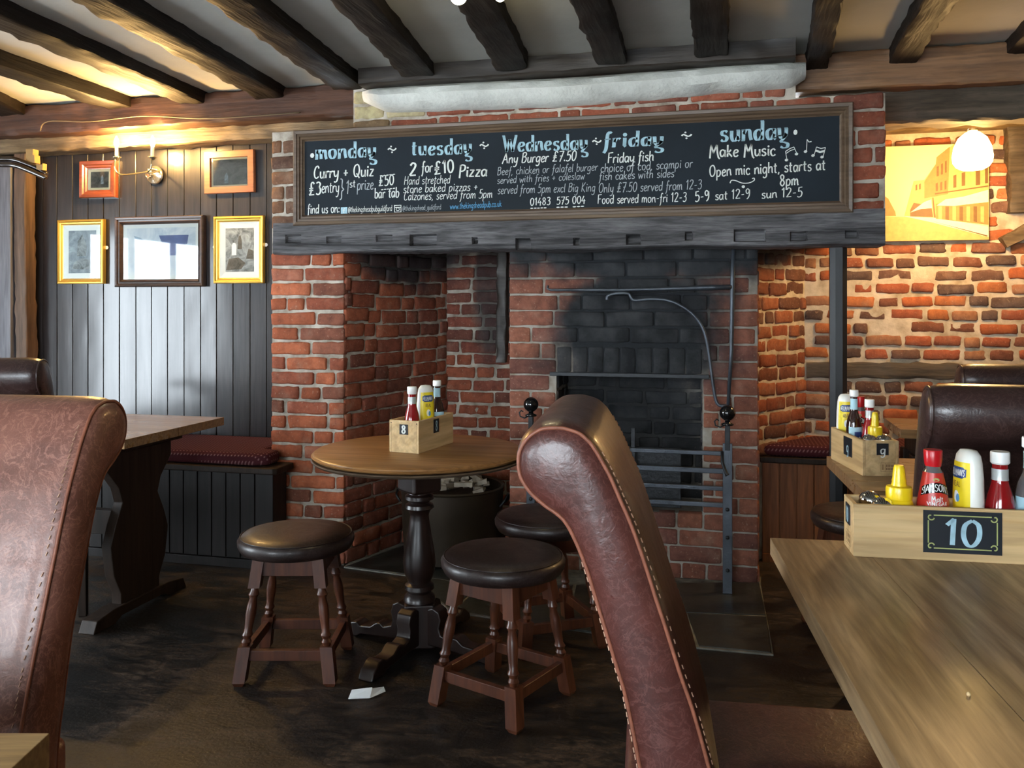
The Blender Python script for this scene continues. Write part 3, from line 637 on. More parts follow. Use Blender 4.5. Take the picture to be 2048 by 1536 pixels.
# ---- ceiling timbers. joists: both edges of the underside at the wall end and where the picture ends (y = 0)
ZJ = 2.255
JO = [((-45, 195), (105, 228), (-420, 30), (-330, 90)), ((205, 219), (284, 222), (-330, 0), (-560, 0)), ((350, 198), (432, 206), (-70, 0), (-195, 0)),
      ((492, 170), (600, 200), (215, 0), (113, 0)), ((655, 176), (738, 184), (478, 0), (395, 0)), ((805, 148), (866, 146), (738, 0), (640, 0)),
      ((993, 130), (1056, 126), (972, 0), (908, 0)), ((1191, 120), (1250, 117), (1222, 0), (1122, 0)), ((1391, 104), (1456, 102), (1455, 0), (1386, 0)),
      ((1612, 140), (1650, 138), (1702, 0), (1626, 0)), ((1778, 128), (1834, 126), (1940, 0), (1838, 0)), ((2008, 112), (2075, 110), (2230, 0), (2110, 0))]
for k, (p0, p1, q0, q1) in enumerate(JO):
    y_end = 3.93 if k < 4 or k > 8 else 3.66
    if k == 4: y_end = 3.80
    A0, A1 = (on_y(p0[0], p0[1], y_end).x, on_y(p1[0], p1[1], y_end).x)
    zend = (on_y(*p0, y_end).z+on_y(*p1, y_end).z)/2; zend = min(2.275, max(2.235, zend))
    B = [on_z(q0[0], q0[1], ZJ), on_z(q1[0], q1[1], ZJ)]; B.sort(key=lambda v: v.x)
    wA = max(.09, A1-A0); cA = (A0+A1)/2; cB = (B[0].x+B[1].x)/2; yB = (B[0].y+B[1].y)/2
    sl = (cB-cA)/(yB-y_end); wB = .115
    yn = YB
    far = Vector((cA, y_end, (zend+ZC+.02)/2)); near = Vector((cA+sl*(yn-y_end), yn, (ZJ+ZC+.02)/2))
    rough_beam('joist', 'joist', far, near, min(.15, wA*1.0), ZC+.02-zend, .010, k*5+1, parent=ceil, step=.05, taper=wB/min(.15, wA))
A = [(XL, 3.985, 2.245), (-1.62, 3.97, 2.255)]
rough_beam('beam', 'beam', A[0], A[1], .15, .155, .008, 51, parent=ceil)
rough_beam('beam', 'beam_pale', (XL, 4.085, 2.140), (-1.75, 4.075, 2.155), .14, .10, .010, 52, parent=ceil)
rough_beam('beam', 'beam_dark', (-1.62, 3.745, 2.300), (.30, 3.735, 2.300), .13, .085, .008, 53, parent=ceil)
rough_beam('beam', 'beam_orange', (.27, 3.985, 2.252), (XR, 3.985, 2.252), .15, .165, .008, 54, parent=ceil)
rough_beam('beam', 'beam_grey', (.34, 4.07, 2.105), (XR, 4.05, 2.100), .15, .160, .012, 55, parent=ceil)
# cable tacked along the left beam
cp = [on_y(80, 262, 3.88), on_y(96, 243, 3.885), on_y(180, 243, 3.885), on_y(290, 232, 3.885), on_y(420, 237, 3.885), on_y(600, 225, 3.885)]
tag(MB().tube(smooth_pts(cp, 6), .0035, 6).build('cable', 'beam_pale', smooth=True), 'thin cable tacked along the beam above the wall lights', 'cable')

# bulging plaster apron between the brick and the dark beam
mb = MB(); N = 70; prof = [(0, 1.0, .00), (-.035, .96, 0), (-.075, .80, 0), (-.090, .55, 0), (-.075, .28, 0), (-.035, .08, 0), (0.0, 0, 0), (.03, 0, 0), (.03, 1, 0)]
xa, xb = on_y(724, 180, 3.78).x, on_y(1612, 130, 3.78).x; vs = []; fs = []
for i in range(N+1):
    t = i/N; x = xa+(xb-xa)*t; e = min(1, min(t, 1-t)*22+.25)
    zt = 2.262+.004*math.sin(t*9); zb = 2.135+.035*abs(t-.45)**1.5*2+.007*noise.noise(Vector((t*14, 0, 2)))
    if t < .06: zb += (.06-t)*.9
    if t > .97: zb += (t-.97)*1.2
    for (y, f, _) in prof:
        z = zb+(zt-zb)*f; dy = noise.noise(Vector((x*7, z*12, 1)))*.012+noise.noise(Vector((x*25, z*30, 1)))*.004
        vs.append((x, YF-.012+(y*e if y < 0 else y)+(dy if y < 0 else 0), z+.4*dy*(1 if 0 < f < 1 else 0)))
m = len(prof)
for i in range(N):
    for k in range(m): k2 = (k+1) % m; fs.append((i*m+k, i*m+k2, (i+1)*m+k2, (i+1)*m+k))
fs += [tuple(range(m)), tuple(range(N*m+m-1, N*m-1, -1))]
tag(MB().add(vs, fs).build('plaster_apron', 'plaster', smooth='auto'), 'bulging off-white plaster strip above the brick chimney breast', 'plaster', kind='structure')

# the fireplace lintel with its old mortices
lx0, lx1, ly0, ly1, lz0, lz1 = -2.10, .655, 3.765, 3.965, 1.494, 1.640
NOT = []
for (a, b, c, d, dep) in [(572, 600, 470, 483, .02), (655, 682, 474, 484, .012), (752, 783, 472, 483, .012), (820, 873, 470, 488, .035), (945, 956, 476, 486, .03), (1032, 1060, 478, 498, .035),
                      (1147, 1159, 476, 487, .03), (1253, 1281, 471, 487, .035), (1372, 1386, 466, 479, .03), (1470, 1531, 461, 482, .035), (1580, 1616, 465, 479, .025), (1690, 1716, 461, 475, .02)]:
    pa = on_y(a, d, ly0); pb = on_y(b, c, ly0); NOT.append((pa.x, pb.x, pa.z, pb.z, dep))
nx, nz = 460, 22; vs = []; fs = []
for k in range(nz+1):
    for i in range(nx+1):
        x = lx0+(lx1-lx0)*i/nx; z = lz0+(lz1-lz0)*k/nz
        y = ly0-.006*noise.noise(Vector((x*3, z*9, 4)))-.003*noise.noise(Vector((x*9, z*60, 4)))
        zz = z+(.014*noise.noise(Vector((x*2.3, 0, 8)))-.006*abs(noise.noise(Vector((x*17, 0, 3)))))*(1-k/nz)
        if k == 0: y += .012
        for (xa_, xb_, za_, zb_, dep) in NOT:
            if xa_ < x < xb_ and za_-.002 < z < zb_+.002: y += dep
        vs.append((x, y, zz))
for k in range(nz):
    for i in range(nx): q = k*(nx+1)+i; fs.append((q, q+1, q+nx+2, q+nx+1))
o_ = len(vs); W_ = nx+1
for i in range(W_): vs.append((vs[i][0], ly1, vs[i][2]))
for i in range(W_): vs.append((vs[i][0], ly1, lz1))
for i in range(nx):
    fs.append((i+1, i, o_+i, o_+i+1)); fs.append((o_+i+1, o_+i, o_+W_+i, o_+W_+i+1)); fs.append((nz*W_+i, nz*W_+i+1, o_+W_+i+1, o_+W_+i))
for i in (0, nx): fs.append(tuple([k*W_+i for k in range(nz+1)]+[o_+W_+i, o_+i]))
tag(MB().add(vs, fs).build('fireplace_beam', 'lintel', smooth='auto'), 'weathered grey-black oak lintel with empty mortices under the blackboard', 'beam', kind='structure')
# pad of brick and mortar under its left end
tag(rough_beam('packing_timber', 'beam_grey', (-2.10, 3.86, 1.512), (-1.75, 3.86, 1.508), .12, .03, .006, 77), 'thin brown timber packing under the left end of the lintel', 'timber', kind='structure')

# ---- hearth of dark stone slabs, pale joints
HP = [on_z(x, y, 0) for x, y in ((688, 1136), (822, 1154), (902, 1226), (1395, 1298), (1547, 1312), (1521, 1168))]
outl = [(p.x, p.y) for p in HP]+[(SX1+.02, YS+.1), (-1.0, 4.6), (-1.5, 4.6), (-1.74, 3.90)]
hearth = struct(MB().prism(outl, .0, .006, axis='z').build('hearth', 'grout'), 'low hearth of dark stone slabs with pale joints', 'hearth')
def quad(a, b, c, d, g=.008, z=.010):
    P = [Vector(q) for q in (a, b, c, d)]; ctr = sum(P, Vector((0, 0)))/4
    Q = [p+(ctr-p).normalized()*g*1.4 for p in P]
    return MB().prism([tuple(q) for q in Q], .002, z, axis='z').build('slab', 'hearth', hearth, bev=.002)
e = lambda i: Vector((HP[i].x, HP[i].y)); R1, R0 = e(4), e(5); Lf, Lb = e(3), Vector(on_z(1330, 1168, 0).xy)
mid_r = Vector(on_z(1536, 1236, 0).xy); mid_l = Vector(on_z(1370, 1230, 0).xy)
quad(Lb, R0, mid_r, mid_l); quad(mid_l, mid_r, R1, Lf)
fl = Vector(on_z(902, 1226, 0).xy); bl = Vector(on_z(958, 1176, 0).xy); c1 = Vector((-.99, 3.95))
m1 = Vector(on_z(1130, 1262, 0).xy); b1 = Vector(on_z(1150, 1172, 0).xy)
quad(bl, b1, m1, fl); quad(b1, Lb, Lf, m1)
quad(Vector(HP[0].xy), Vector(on_z(801, 1094, 0).xy), bl, Vector(HP[1].xy)); quad(Vector(HP[1].xy), bl, fl, fl+Vector((-.005, .01)), .004)
quad(Vector(on_z(801, 1094, 0).xy), Vector((-1.5, 4.55)), Vector((-1.0, 4.55)), bl)

# ------------------------------------------------------------------ things on the walls
def frame4(x0, x1, z0, z1, prof, mb=None):
    """mitred moulding round a rectangle in the xz plane; prof: (inset from the outer edge, how far towards the room)"""
    mb = mb or MB(); n = len(prof); vs = []
    for (cx, cz, sx, sz) in ((x0, z0, 1, 1), (x1, z0, -1, 1), (x1, z1, -1, -1), (x0, z1, 1, -1)):
        for ins, dep in prof: vs.append((cx+sx*ins, -dep, cz+sz*ins))
    fs = []
    for c in range(4):
        c2 = (c+1) % 4
        for k in range(n-1): fs.append((c*n+k, c2*n+k, c2*n+k+1, c*n+k+1))
    return mb.add(vs, fs)
def moulding(name, mat, w, d, x0, x1, z0, z1, parent, steps=None):
    prof = [(0, 0), (0, d*.8)]+(steps or [(w*.12, d), (w*.35, d*.92), (w*.42, d*.7), (w*.62, d*.66), (w*.72, d*.82), (w*.88, d*.55)])+[(w, d*.35), (w, 0)]
    return frame4(x0, x1, z0, z1, prof).build(name, mat, parent)

# the blackboard over the fireplace
YBD = YF-.016
c00, c11 = on_y(586, 452, YBD-.03), on_y(1707, 212, YBD-.03)
bx0, bx1, bz0, bz1 = c00.x, c11.x, 1.625, 2.082
sign = thing('blackboard_sign', 'long brown-framed blackboard lettered with the weekly food offers above the lintel', 'sign', ((bx0+bx1)/2, YBD, bz0))
def SL(p): return Vector(p)-Vector(((bx0+bx1)/2, YBD, bz0))
hx = (bx1-bx0)/2; hz = bz1-bz0
moulding('frame', 'frame_sign', .052, .036, -hx, hx, 0, hz, sign, [(.005, .036), (.018, .034), (.020, .028), (.030, .030), (.034, .022), (.043, .024), (.047, .016)])
box('board', 'chalk', (-hx+.04, hx-.04, -.012, -.001, .04, hz-.04), sign)
YT = YBD-.0135
def sign_text(txt, xl, yl, xr, yr, xh, mat='ink_white', w=2.3, h=1.5, slant=.06, serif=0, dots=False):
    a = SL(on_y(xl, yl, YT)); b = SL(on_y(xr, yr, YT)); d = b-a; wd = d.length; s = d.normalized(); u = Vector((0, 0, 1)); u = (u-s*u.dot(s)).normalized()
    t = (YT)/(((xl+xr)/2-CX)/F*SP+CP); hu = xh/10*t/F
    mb = letter_mesh(txt, plane_fn(a, s, u, 0, wd, 0, hu), w, h, slant, serif)
    return mb.build('lettering', mat, sign, fix=False)
random.seed(3)
for a in [
 ('monday', 632, 318.5, 752, 313, 18, 'ink_blue', 3.6, 1.05, 0, 2.0), ('tuesday', 823, 311, 943, 306.5, 17.5, 'ink_blue', 3.6, 1.05, 0, 2.0),
 ('Wednesday', 1006, 303.5, 1175, 298, 17.5, 'ink_blue', 3.6, 1.05, 0, 2.0), ('friday', 1207, 295, 1326, 290, 17, 'ink_blue', 3.6, 1.05, .05, 2.0), ('sunday', 1441, 283, 1576, 277, 21, 'ink_blue', 3.6, 1.05, 0, 2.0),
 ('~', 775, 306, 793, 305, 8, 'ink_white', 3.6, 3.2, 0), ('~', 959, 298, 978, 297, 8, 'ink_white', 3.6, 3.2, 0), ('~', 1184, 290, 1203, 289, 8, 'ink_white', 3.6, 3.2, 0), ('~', 1362, 278, 1384, 277, 8, 'ink_white', 3.6, 3.2, 0),
 ('.', 621, 313, 627, 313, 20, 'ink_white', 4, 4, 0), ('.', 1588, 266, 1594, 266, 22, 'ink_white', 4, 4, 0),
 ('Curry + Quiz', 627, 357, 747, 352, 13.5, 'ink_white', 2.6, 1.5), ('\u00a33', 617, 391, 642, 389, 14, 'ink_white', 2.8, 1.6), ('entry', 643, 386, 678, 384.5, 13, 'ink_white', 2.2, 1.4), ('}', 679, 388, 688, 388, 16, 'ink_grey', 1.6, 1.2, 0),
 ('1', 691, 388, 698, 388, 15, 'ink_grey', 1.6, 1.2), ('st', 699, 375, 711, 374, 9, 'ink_white', 2, 1.4), ('prize', 714, 380, 747, 378.5, 12.5, 'ink_grey', 2, 1.4),
 ('\u00a350', 757, 372, 788, 369, 11, 'ink_white', 2.6, 1.7), ('.....', 760, 352, 790, 349, 5, 'ink_white', 3.5, 3.5, 0), ('.....', 762, 380, 790, 377, 5, 'ink_white', 3.5, 3.5, 0), ('bar tab', 749, 396.5, 798, 394, 11.5, 'ink_white', 2.8, 1.6),
 ('2', 818, 351.5, 832, 351, 14, 'ink_white', 3, 1.9), ('for', 843, 345, 865, 344, 12, 'ink_white', 2.8, 1.8), ('\u00a310', 868, 349.5, 908, 343.5, 14, 'ink_white', 2.8, 1.7), ('Pizza', 917, 354, 974, 352, 13, 'ink_white', 2.6, 1.8),
 ('Hand stretched', 808, 369.5, 900, 366.5, 9.5, 'ink_white', 1.7, 1.3, .15), ('stone baked pizzas +', 806, 386, 956, 380.5, 9.5, 'ink_white', 1.7, 1.3, .12), ('Calzones, served from 5pm', 807, 400.5, 984, 395.5, 9.5, 'ink_white', 1.7, 1.3, .15),
 ('find us on:', 615, 427.5, 679, 425, 10.5, 'ink_white', 2.3, 1.5), ('@thekingsheadpubguildford', 696, 424.5, 784, 421.5, 6.5, 'ink_white', 2, 1.5), ('@thekingshead_guildford', 805, 421.5, 882, 418.5, 6, 'ink_grey', 1.5, 1.2),
 ('www.thekingsheadpub.co.uk', 900, 418.5, 1003, 413, 7, 'ink_azure', 2.2, 1.6), ('Any Burger \u00a37.50', 1004, 327, 1152, 321, 11, 'ink_white', 2.4, 1.6, .15),
 ('Beef, chicken or falafel burger', 994, 350.5, 1195, 341, 9, 'ink_grey', 1.7, 1.3, .15), ('served with fries + coleslaw', 994, 367.5, 1169, 358.5, 8.5, 'ink_grey', 1.7, 1.3, .15), ('served from 5pm excl Big King', 995, 388, 1190, 382.5, 9.8, 'ink_grey', 1.7, 1.3, .15),
 ('01483  575 004', 1060, 411, 1171, 406.5, 8.2, 'ink_white', 2.4, 1.6, .05), ('.....', 1061, 417, 1093, 416, 5, 'ink_white', 3.5, 3.5, 0), ('...', 1113, 415, 1135, 414.5, 5, 'ink_white', 3.5, 3.5, 0), ('...', 1146, 414, 1168, 413, 5, 'ink_white', 3.5, 3.5, 0),
 ('Friday fish', 1215, 326.5, 1307, 321.5, 11.5, 'ink_white', 2.4, 1.6, .1), ('choice of cod, scampi or', 1201, 345, 1385, 334.5, 10, 'ink_grey', 1.9, 1.4, .12), ('fish cakes with sides', 1198, 360.5, 1348, 354, 9.5, 'ink_grey', 1.9, 1.4, .12),
 ('Only \u00a37.50 served from 12-3', 1197, 385.5, 1403, 378, 10.5, 'ink_grey', 1.9, 1.4, .12), ('Food served mon-fri 12-3', 1195, 407.5, 1373, 403, 10, 'ink_white', 2.1, 1.5, .05), ('5-9', 1390, 403, 1419, 400, 11, 'ink_white', 2.5, 1.7, .05), ('sat 12-9', 1430, 400, 1500, 396, 10.5, 'ink_white', 2.2, 1.5, .05), ('sun 12-5', 1523, 397, 1605, 393, 10.5, 'ink_white', 2.2, 1.5, .05),
 ('Make Music', 1419, 314, 1551, 311, 13.5, 'ink_white', 2.6, 1.6, 0), ('Open mic night, starts at', 1419, 353.5, 1651, 339.5, 12.5, 'ink_white', 2.5, 1.7, .03), ('8pm', 1559, 372, 1597, 370, 12.5, 'ink_white', 2.5, 1.7, .03),
 ('$', 1460, 368, 1510, 366, 9, 'ink_white', 2.2, 1.8, 0), ('.', 1484, 374, 1489, 374, 12, 'ink_white', 4, 4, 0)]: sign_text(*a)
def sp(px, py): return SL(on_y(px, py, YT))
def ribbon(name, mat, pts, w, parent=sign, fn=sp):
    mb = MB(); P = [Vector((*p, 0)) for p in pts]; m = len(P); L = []; R = []
    for i, p in enumerate(P):
        d = (P[min(i+1, m-1)]-P[max(0, i-1)]).normalized(); n = Vector((-d.y, d.x, 0))*w/2; L.append(fn(*(p+n).xy)); R.append(fn(*(p-n).xy))
    return mb.add(L+R, [(i, i+1, m+i+1, m+i) for i in range(m-1)]), mb
def note(heads, stems, beams):
    mb = MB()
    for (x, y) in heads: mb.add([sp(x+3.6*math.cos(a*.785)-.5*math.sin(a*.785), y+2.8*math.sin(a*.785)) for a in range(8)], [tuple(range(8))])
    for seg, w in [(s, 1.3) for s in stems]+beams:
        m2, _ = ribbon('', '', seg, w); mb.add(m2.v, m2.f)
    mb.build('painted_note', 'ink_white', sign, fix=False)
note([(1573, 320), (1593, 308)], [[(1574, 320), (1571, 303)], [(1594, 308), (1588, 294)]], [([(1571, 303), (1580, 297), (1588, 294)], 1.6), ([(1572, 307), (1581, 301), (1590, 298)], 1.4)])
note([(1611, 303)], [[(1613, 303), (1614, 279)]], [([(1614, 279), (1618, 284), (1623, 283)], 2.0)])
note([(1626, 311), (1644, 314)], [[(1628, 311), (1633, 294)], [(1646, 314), (1651, 295)]], [([(1633, 294), (1642, 297), (1651, 295)], 1.8), ([(1631, 301), (1640, 304), (1649, 302)], 4.0)])
MB().add([sp(681.8, 414.8), sp(694.6, 414.2), sp(694.6, 427), sp(681.8, 427.6)], [(0, 1, 2, 3)]).build('painted_badge', 'ink_blue', sign, fix=False)
mbf, _ = ribbon('', '', [(690.6, 417), (688.6, 417.4), (687.8, 419.5), (687.4, 426)], 1.3); m2, _ = ribbon('', '', [(685.5, 421), (690, 420.7)], 1.1); mbf.add([v-Vector((0, .0006, 0)) for v in map(Vector, mbf.v)], []); mbf.v = [tuple(Vector(v)-Vector((0, .0006, 0))) for v in mbf.v]; m2.v = [tuple(Vector(v)-Vector((0, .0006, 0))) for v in m2.v]
mbf.add(m2.v, m2.f).build('painted_badge', 'ink_white', sign, fix=False)
mbi = MB()
for seg, w in [([(789, 411), (802, 410.4), (802, 423.6), (789, 424.2), (789, 410)], 1.6), ([(789, 415), (802, 414.6)], 1.5), ([(795.5+3.3*math.cos(k*.785), 418.5+3.1*math.sin(k*.785)) for k in range(9)], 1.2)]:
    m2, _ = ribbon('', '', seg, w); mbi.add(m2.v, m2.f)
mbi.build('painted_badge', 'ink_white', sign, fix=False)

# ---- pictures on the panelling
YPN = YP-.004
def picture(name, label, px, py0, py1, fr_mat, fw, fd, inner, inner_w, art, tilt=0, plates=(), glass=True, bright=None, rows=None):
    a = on_y(px[0], py1, YPN-fd*.6); b = on_y(px[1], py0, YPN-fd*.6); w = b.x-a.x; h = b.z-a.z; cx = (a.x+b.x)/2
    t = thing(name, label, 'picture', (cx, YPN, a.z), group='pictures on the panelled wall'); t.rotation_euler = (0, tilt, 0)
    moulding('frame', fr_mat, fw, fd, -w/2, w/2, 0, h, t, rows)
    x0, x1, z0, z1 = -w/2+fw*.95, w/2-fw*.95, fw*.95, h-fw*.95
    if inner:
        frame4(x0, x1, z0, z1, [(0, .010), (inner_w, .005), (inner_w, .003)]).build('slip' if inner == 'cream_slip' else 'mount', inner, t)
        x0 += inner_w*.98; x1 -= inner_w*.98; z0 += inner_w*.98; z1 -= inner_w*.98
    box('print', art, (x0, x1, -.0045, -.001, z0, z1), t)
    pr = (x0, x1, z0, z1)
    if glass: MB().add([(-w/2+fw, -.011, fw), (w/2-fw, -.011, fw), (w/2-fw, -.011, h-fw), (-w/2+fw, -.011, h-fw)], [(0, 1, 2, 3)]).build('glass', 'pic_glass', t)
    for (sx, zf) in plates:
        q = MB().lathe([(.010, 0), (.010, .002), (.004, .002), (.004, .0035)], 14, Matrix.Translation((sx*(w/2+.006), -.001, h*zf)) @ Matrix.Rotation(math.pi/2, 4, 'X'))
        q.build('mirror_plate', 'white_cap', t)
    return t, pr, h
def figure(t, pts, mat):                                  # an inked shape of the engraving, flat on its print
    MB().add([(x, -.0050, z) for x, z in pts], [tuple(range(len(pts)))]).build('inked_shape', mat, t, fix=False)
st_red = [(.004, .030), (.020, .028), (.026, .020), (.034, .019), (.040, .012)]
t, p, h = picture('framed_print', 'small dark print in a stepped red mahogany frame, left of the wall light', (160, 232), 320, 397, 'frame_red', .045, .030, 'cream_slip', .016, 'engraving_dark', rows=st_red, tilt=.01)
cx = (p[0]+p[1])/2; figure(t, [(cx+.006, p[2]+.02), (cx+.026, p[2]+.02), (cx+.024, p[2]+.055), (cx+.016, p[2]+.075), (cx+.008, p[2]+.055)], 'engraving')
t, p, h = picture('framed_print', 'dark landscape-shaped print in a flat orange-brown frame, right of the wall light', (410, 509), 299, 388, 'frame_orange', .038, .022, 'cream_slip', .010, 'engraving_dark', rows=[(.002, .022), (.035, .022)], tilt=-.01)
cx = (p[0]+p[1])/2; figure(t, [(cx-.035, p[2]+.010), (cx-.012, p[2]+.010), (cx-.012, p[2]+.045), (cx-.022, p[2]+.068), (cx-.034, p[2]+.05)], 'engraving')
gold = [(.003, .026), (.010, .028), (.016, .022), (.022, .020), (.026, .012)]
t, p, h = picture('framed_print', 'grey upright engraving in a gold frame, left of the dark-framed picture', (116, 208), 438, 568, 'gold', .030, .028, 'mount', .032, 'engraving_pale', rows=gold, plates=[(1, .56)])
w = p[1]-p[0]; hh = p[3]-p[2]
figure(t, [(p[0]+w*.3, p[2]+hh*.4), (p[0]+w*.62, p[2]+hh*.4), (p[0]+w*.66, p[2]+hh*.62), (p[0]+w*.5, p[2]+hh*.92), (p[0]+w*.34, p[2]+hh*.75)], 'engraving'); figure(t, [(p[0]+w*.12, p[2]+hh*.1), (p[0]+w*.9, p[2]+hh*.08), (p[0]+w*.8, p[2]+hh*.3), (p[0]+w*.5, p[2]+hh*.36), (p[0]+w*.2, p[2]+hh*.26)], 'engraving')
t, p, h = picture('framed_print', 'sharp grey engraving of a standing figure in a gold frame, nearest the brick pier', (428, 527), 431, 567, 'gold', .030, .028, 'mount', .034, 'engraving', rows=gold, plates=[(1, .57), (-1, .55)])
w = p[1]-p[0]; hh = p[3]-p[2]
for pts in ([(.22, .38), (.38, .38), (.38, .60), (.34, .66), (.26, .66), (.22, .60)],): figure(t, [(p[0]+w*a, p[2]+hh*b) for a, b in pts], 'mount')
for pts in ([(.42, .52), (.58, .52), (.57, .72), (.52, .84), (.46, .80), (.43, .66)], [(.02, .04), (.55, .06), (.70, .20), (.45, .33), (.12, .30)], [(.72, .30), (.98, .28), (.98, .48), (.80, .52)]): figure(t, [(p[0]+w*a, p[2]+hh*b) for a, b in pts], 'engraving_dark')
t, p, h = picture('framed_print', 'large pale watercolour under shiny glass in a dark moulded frame, below the wall light', (231, 408), 430, 574, 'frame_dark', .042, .034, 'mount', .022, 'watercolour')
w = p[1]-p[0]; hh = p[3]-p[2]
MT['wash_blue'] = plain('blue_wash', (.13, .18, .36), .7, var=.4); MT['wash_grey'] = plain('grey_wash', (.33, .42, .50), .7, var=.3)
figure(t, [(p[0]+w*a, p[2]+hh*b) for a, b in [(.47, .84), (.90, .84), (.88, .66), (.74, .52), (.72, .42), (.60, .42), (.53, .62)]], 'wash_blue')
figure(t, [(p[0]+w*a, p[2]+hh*b) for a, b in [(.10, .84), (.20, .80), (.40, .56), (.34, .54), (.16, .70)]], 'wash_grey')

# ---- twin wall light
pc = on_y(310, 350, YPN-.01)
sc = thing('wall_light', 'twin candle wall light on a round silvery plate with two glowing bulbs', 'wall light', pc)
MB().lathe([(.052, 0), (.052, .004), (.046, .010), (.034, .012), (.026, .020), (.010, .024), (.006, .036), (.001, .038)], 28, Matrix.Rotation(math.pi/2, 4, 'X')).build('back_plate', 'steel_plate', sc, smooth=True)
for k, (px, py, dy) in enumerate(((233, 315, .25), (305, 315, .27))):
    c = on_y(px, py, YPN-dy)-pc
    arm = MB().tube(smooth_pts([(0, -.03, 0), (-.012+c.x*.1, -.035, .028), (c.x*.35, -.045, .012), (c.x*.72, -dy*.85, -.028), (c.x, -dy, -.02+c.z*.3), (c.x, -dy, c.z)], 7), .0042, 8).build('arm', 'brass_pale', sc, smooth=True)
    M = Matrix.Translation(c)
    MB().lathe([(.004, -.016), (.010, -.012), (.019, -.002), (.024, .002), (.012, .003), (.009, .008)], 20, M).build('drip_pan', 'brass_pale', sc, smooth=True)
    MB().lathe([(.0085, .004), (.0085, .056), (.006, .058)], 14, M).build('candle_tube', 'candle', sc, smooth='auto')
    MB().lathe([(.006, .057), (.011, .068), (.0125, .078), (.009, .094), (.003, .108), (.001, .112)], 14, M).build('bulb', 'bulb', sc, smooth=True)
MB().tube([(.0, -.028, -.005), (-.02, -.03, -.02), (-.032, -.03, -.012), (-.038, -.03, .004)], .0022, 6).build('pull_hook', 'brass_pale', sc, smooth=True)

# ---- domed lamp under the right-hand header and the ceiling spots
lc = on_y(1945, 275, 4.20); lz = 2.018
lamp = thing('hanging_lamp', 'glowing domed glass lamp hanging in front of the sepia street canvas', 'lamp', (lc.x, lc.y, lz))
R_ = .083
MB().lathe([(.012, .0), (.030, -.006), (.058, -.030), (.076, -.070), (R_, -.112), (R_*.96, -.138), (R_*.80, -.158), (.045, -.170), (.001, -.174)], 32).build('shade', 'shade', lamp, smooth=True)
MB().lathe([(.022, .012), (.022, .002), (.014, -.002), (.012, -.01)], 20).build('ceiling_cup', 'brass_pale', lamp, smooth='auto')
pl = bpy.data.lights.new('lamp_glow', 'POINT'); pl.energy = 20; pl.color = (1, .62, .26); pl.shadow_soft_size = .06
plo = bpy.data.objects.new('lamp_glow', pl); SC.collection.objects.link(plo); plo.parent = lamp; plo.location = (0, .02, -.24)
for k, (px, py, t_) in enumerate(((917, -8, 2.62), (1000, -8, 2.75))):
    c = at(px, py, t_)
    s_ = thing('ceiling_spot', ('left' if k == 0 else 'right')+' of two small glowing ceiling bulbs at the top edge', 'spotlight', (c.x, c.y, c.z), group='ceiling bulbs')
    MB().sphere((0, 0, 0), .026 if k == 0 else .018, 18, 12).build('bulb', 'spot', s_, smooth=True)
    MB().lathe([(.018, .02), (.022, .05), (.020, .085), (.006, .09)], 18).build('holder', 'steel_plate', s_, smooth='auto')
    pl = bpy.data.lights.new('spot_glow', 'POINT'); pl.energy = 1.6; pl.color = (1, .86, .50); pl.shadow_soft_size = .03
    plo = bpy.data.objects.new('spot_glow', pl); SC.collection.objects.link(plo); plo.parent = s_; plo.location = (0, -.04, -.02)
    MB().tube([(0, 0, .085), (0, 0, max(.1, ZC-c.z))], .006, 8).build('stem', 'steel_plate', s_)

# ---- sepia street photograph on canvas
YC = YA-.045
cv0, cv1 = on_y(1738, 483, YC), on_y(1978, 285, YC)
canvas = thing('street_canvas', 'unframed sepia street photograph on canvas beside the chimney breast', 'picture', ((cv0.x+cv1.x)/2, YC, cv0.z))
W2 = (cv1.x-cv0.x)/2; Hh = cv1.z-cv0.z
MT['sepia0'] = plain('sepia_sky', (.80, .68, .32), .6, var=.1, vs=2)
for k, (nm, col) in enumerate((('sepia1', (.58, .40, .13)), ('sepia2', (.38, .21, .055)), ('sepia3', (.17, .085, .02)), ('sepia4', (.86, .80, .55)))): MT[nm] = plain(nm, col, .6, var=.2, vs=40)
box('canvas', 'sepia0', (-W2, W2, 0, .04, 0, Hh), canvas, .002)
def cvp(zx, zy, lay):                                     # position on the print, zx, zy as read off the photograph's detail
    p = on_y(1750+zx/5.688, 230+zy/5.688, YC); return (min(W2, max(-W2, p.x-canvas.location.x)), -.0004*lay, min(Hh, max(0, p.z-canvas.location.z)))
def cpoly(mat, pts, lay): MB().add([cvp(x, y, lay) for x, y in pts], [tuple(range(len(pts)))]).build('printed_shape', mat, canvas, fix=False)
cpoly('sepia1', [(-60, 1150), (620, 1165), (1290, 1390), (1290, 1445), (-60, 1445)], 1)
cpoly('sepia4', [(320, 1150), (700, 1170), (1290, 1270), (1290, 1390), (660, 1225)], 1.5)
cpoly('sepia2', [(-60, 880), (60, 890), (150, 950), (230, 1100), (240, 1150), (-60, 1155)], 1)
cpoly('sepia1', [(330, 1160), (440, 750), (560, 740), (690, 560), (700, 480), (900, 330), (1300, 290), (1300, 1250), (680, 1180)], 1)
cpoly('sepia2', [(560, 760), (690, 560), (700, 480), (850, 360), (840, 680), (830, 900), (560, 950)], 2)
cpoly('sepia3', [(400, 1080), (440, 1000), (640, 1030), (660, 1160), (400, 1155)], 2)
cpoly('sepia2', [(690, 1010), (1290, 960), (1290, 1250), (690, 1180)], 2)
cpoly('sepia4', [(400, 1110), (560, 990), (640, 960), (650, 1060), (520, 1070)], 3); cpoly('sepia4', [(700, 1030), (800, 960), (1000, 930), (1290, 850), (1290, 990), (1100, 1010), (900, 1035)], 3)
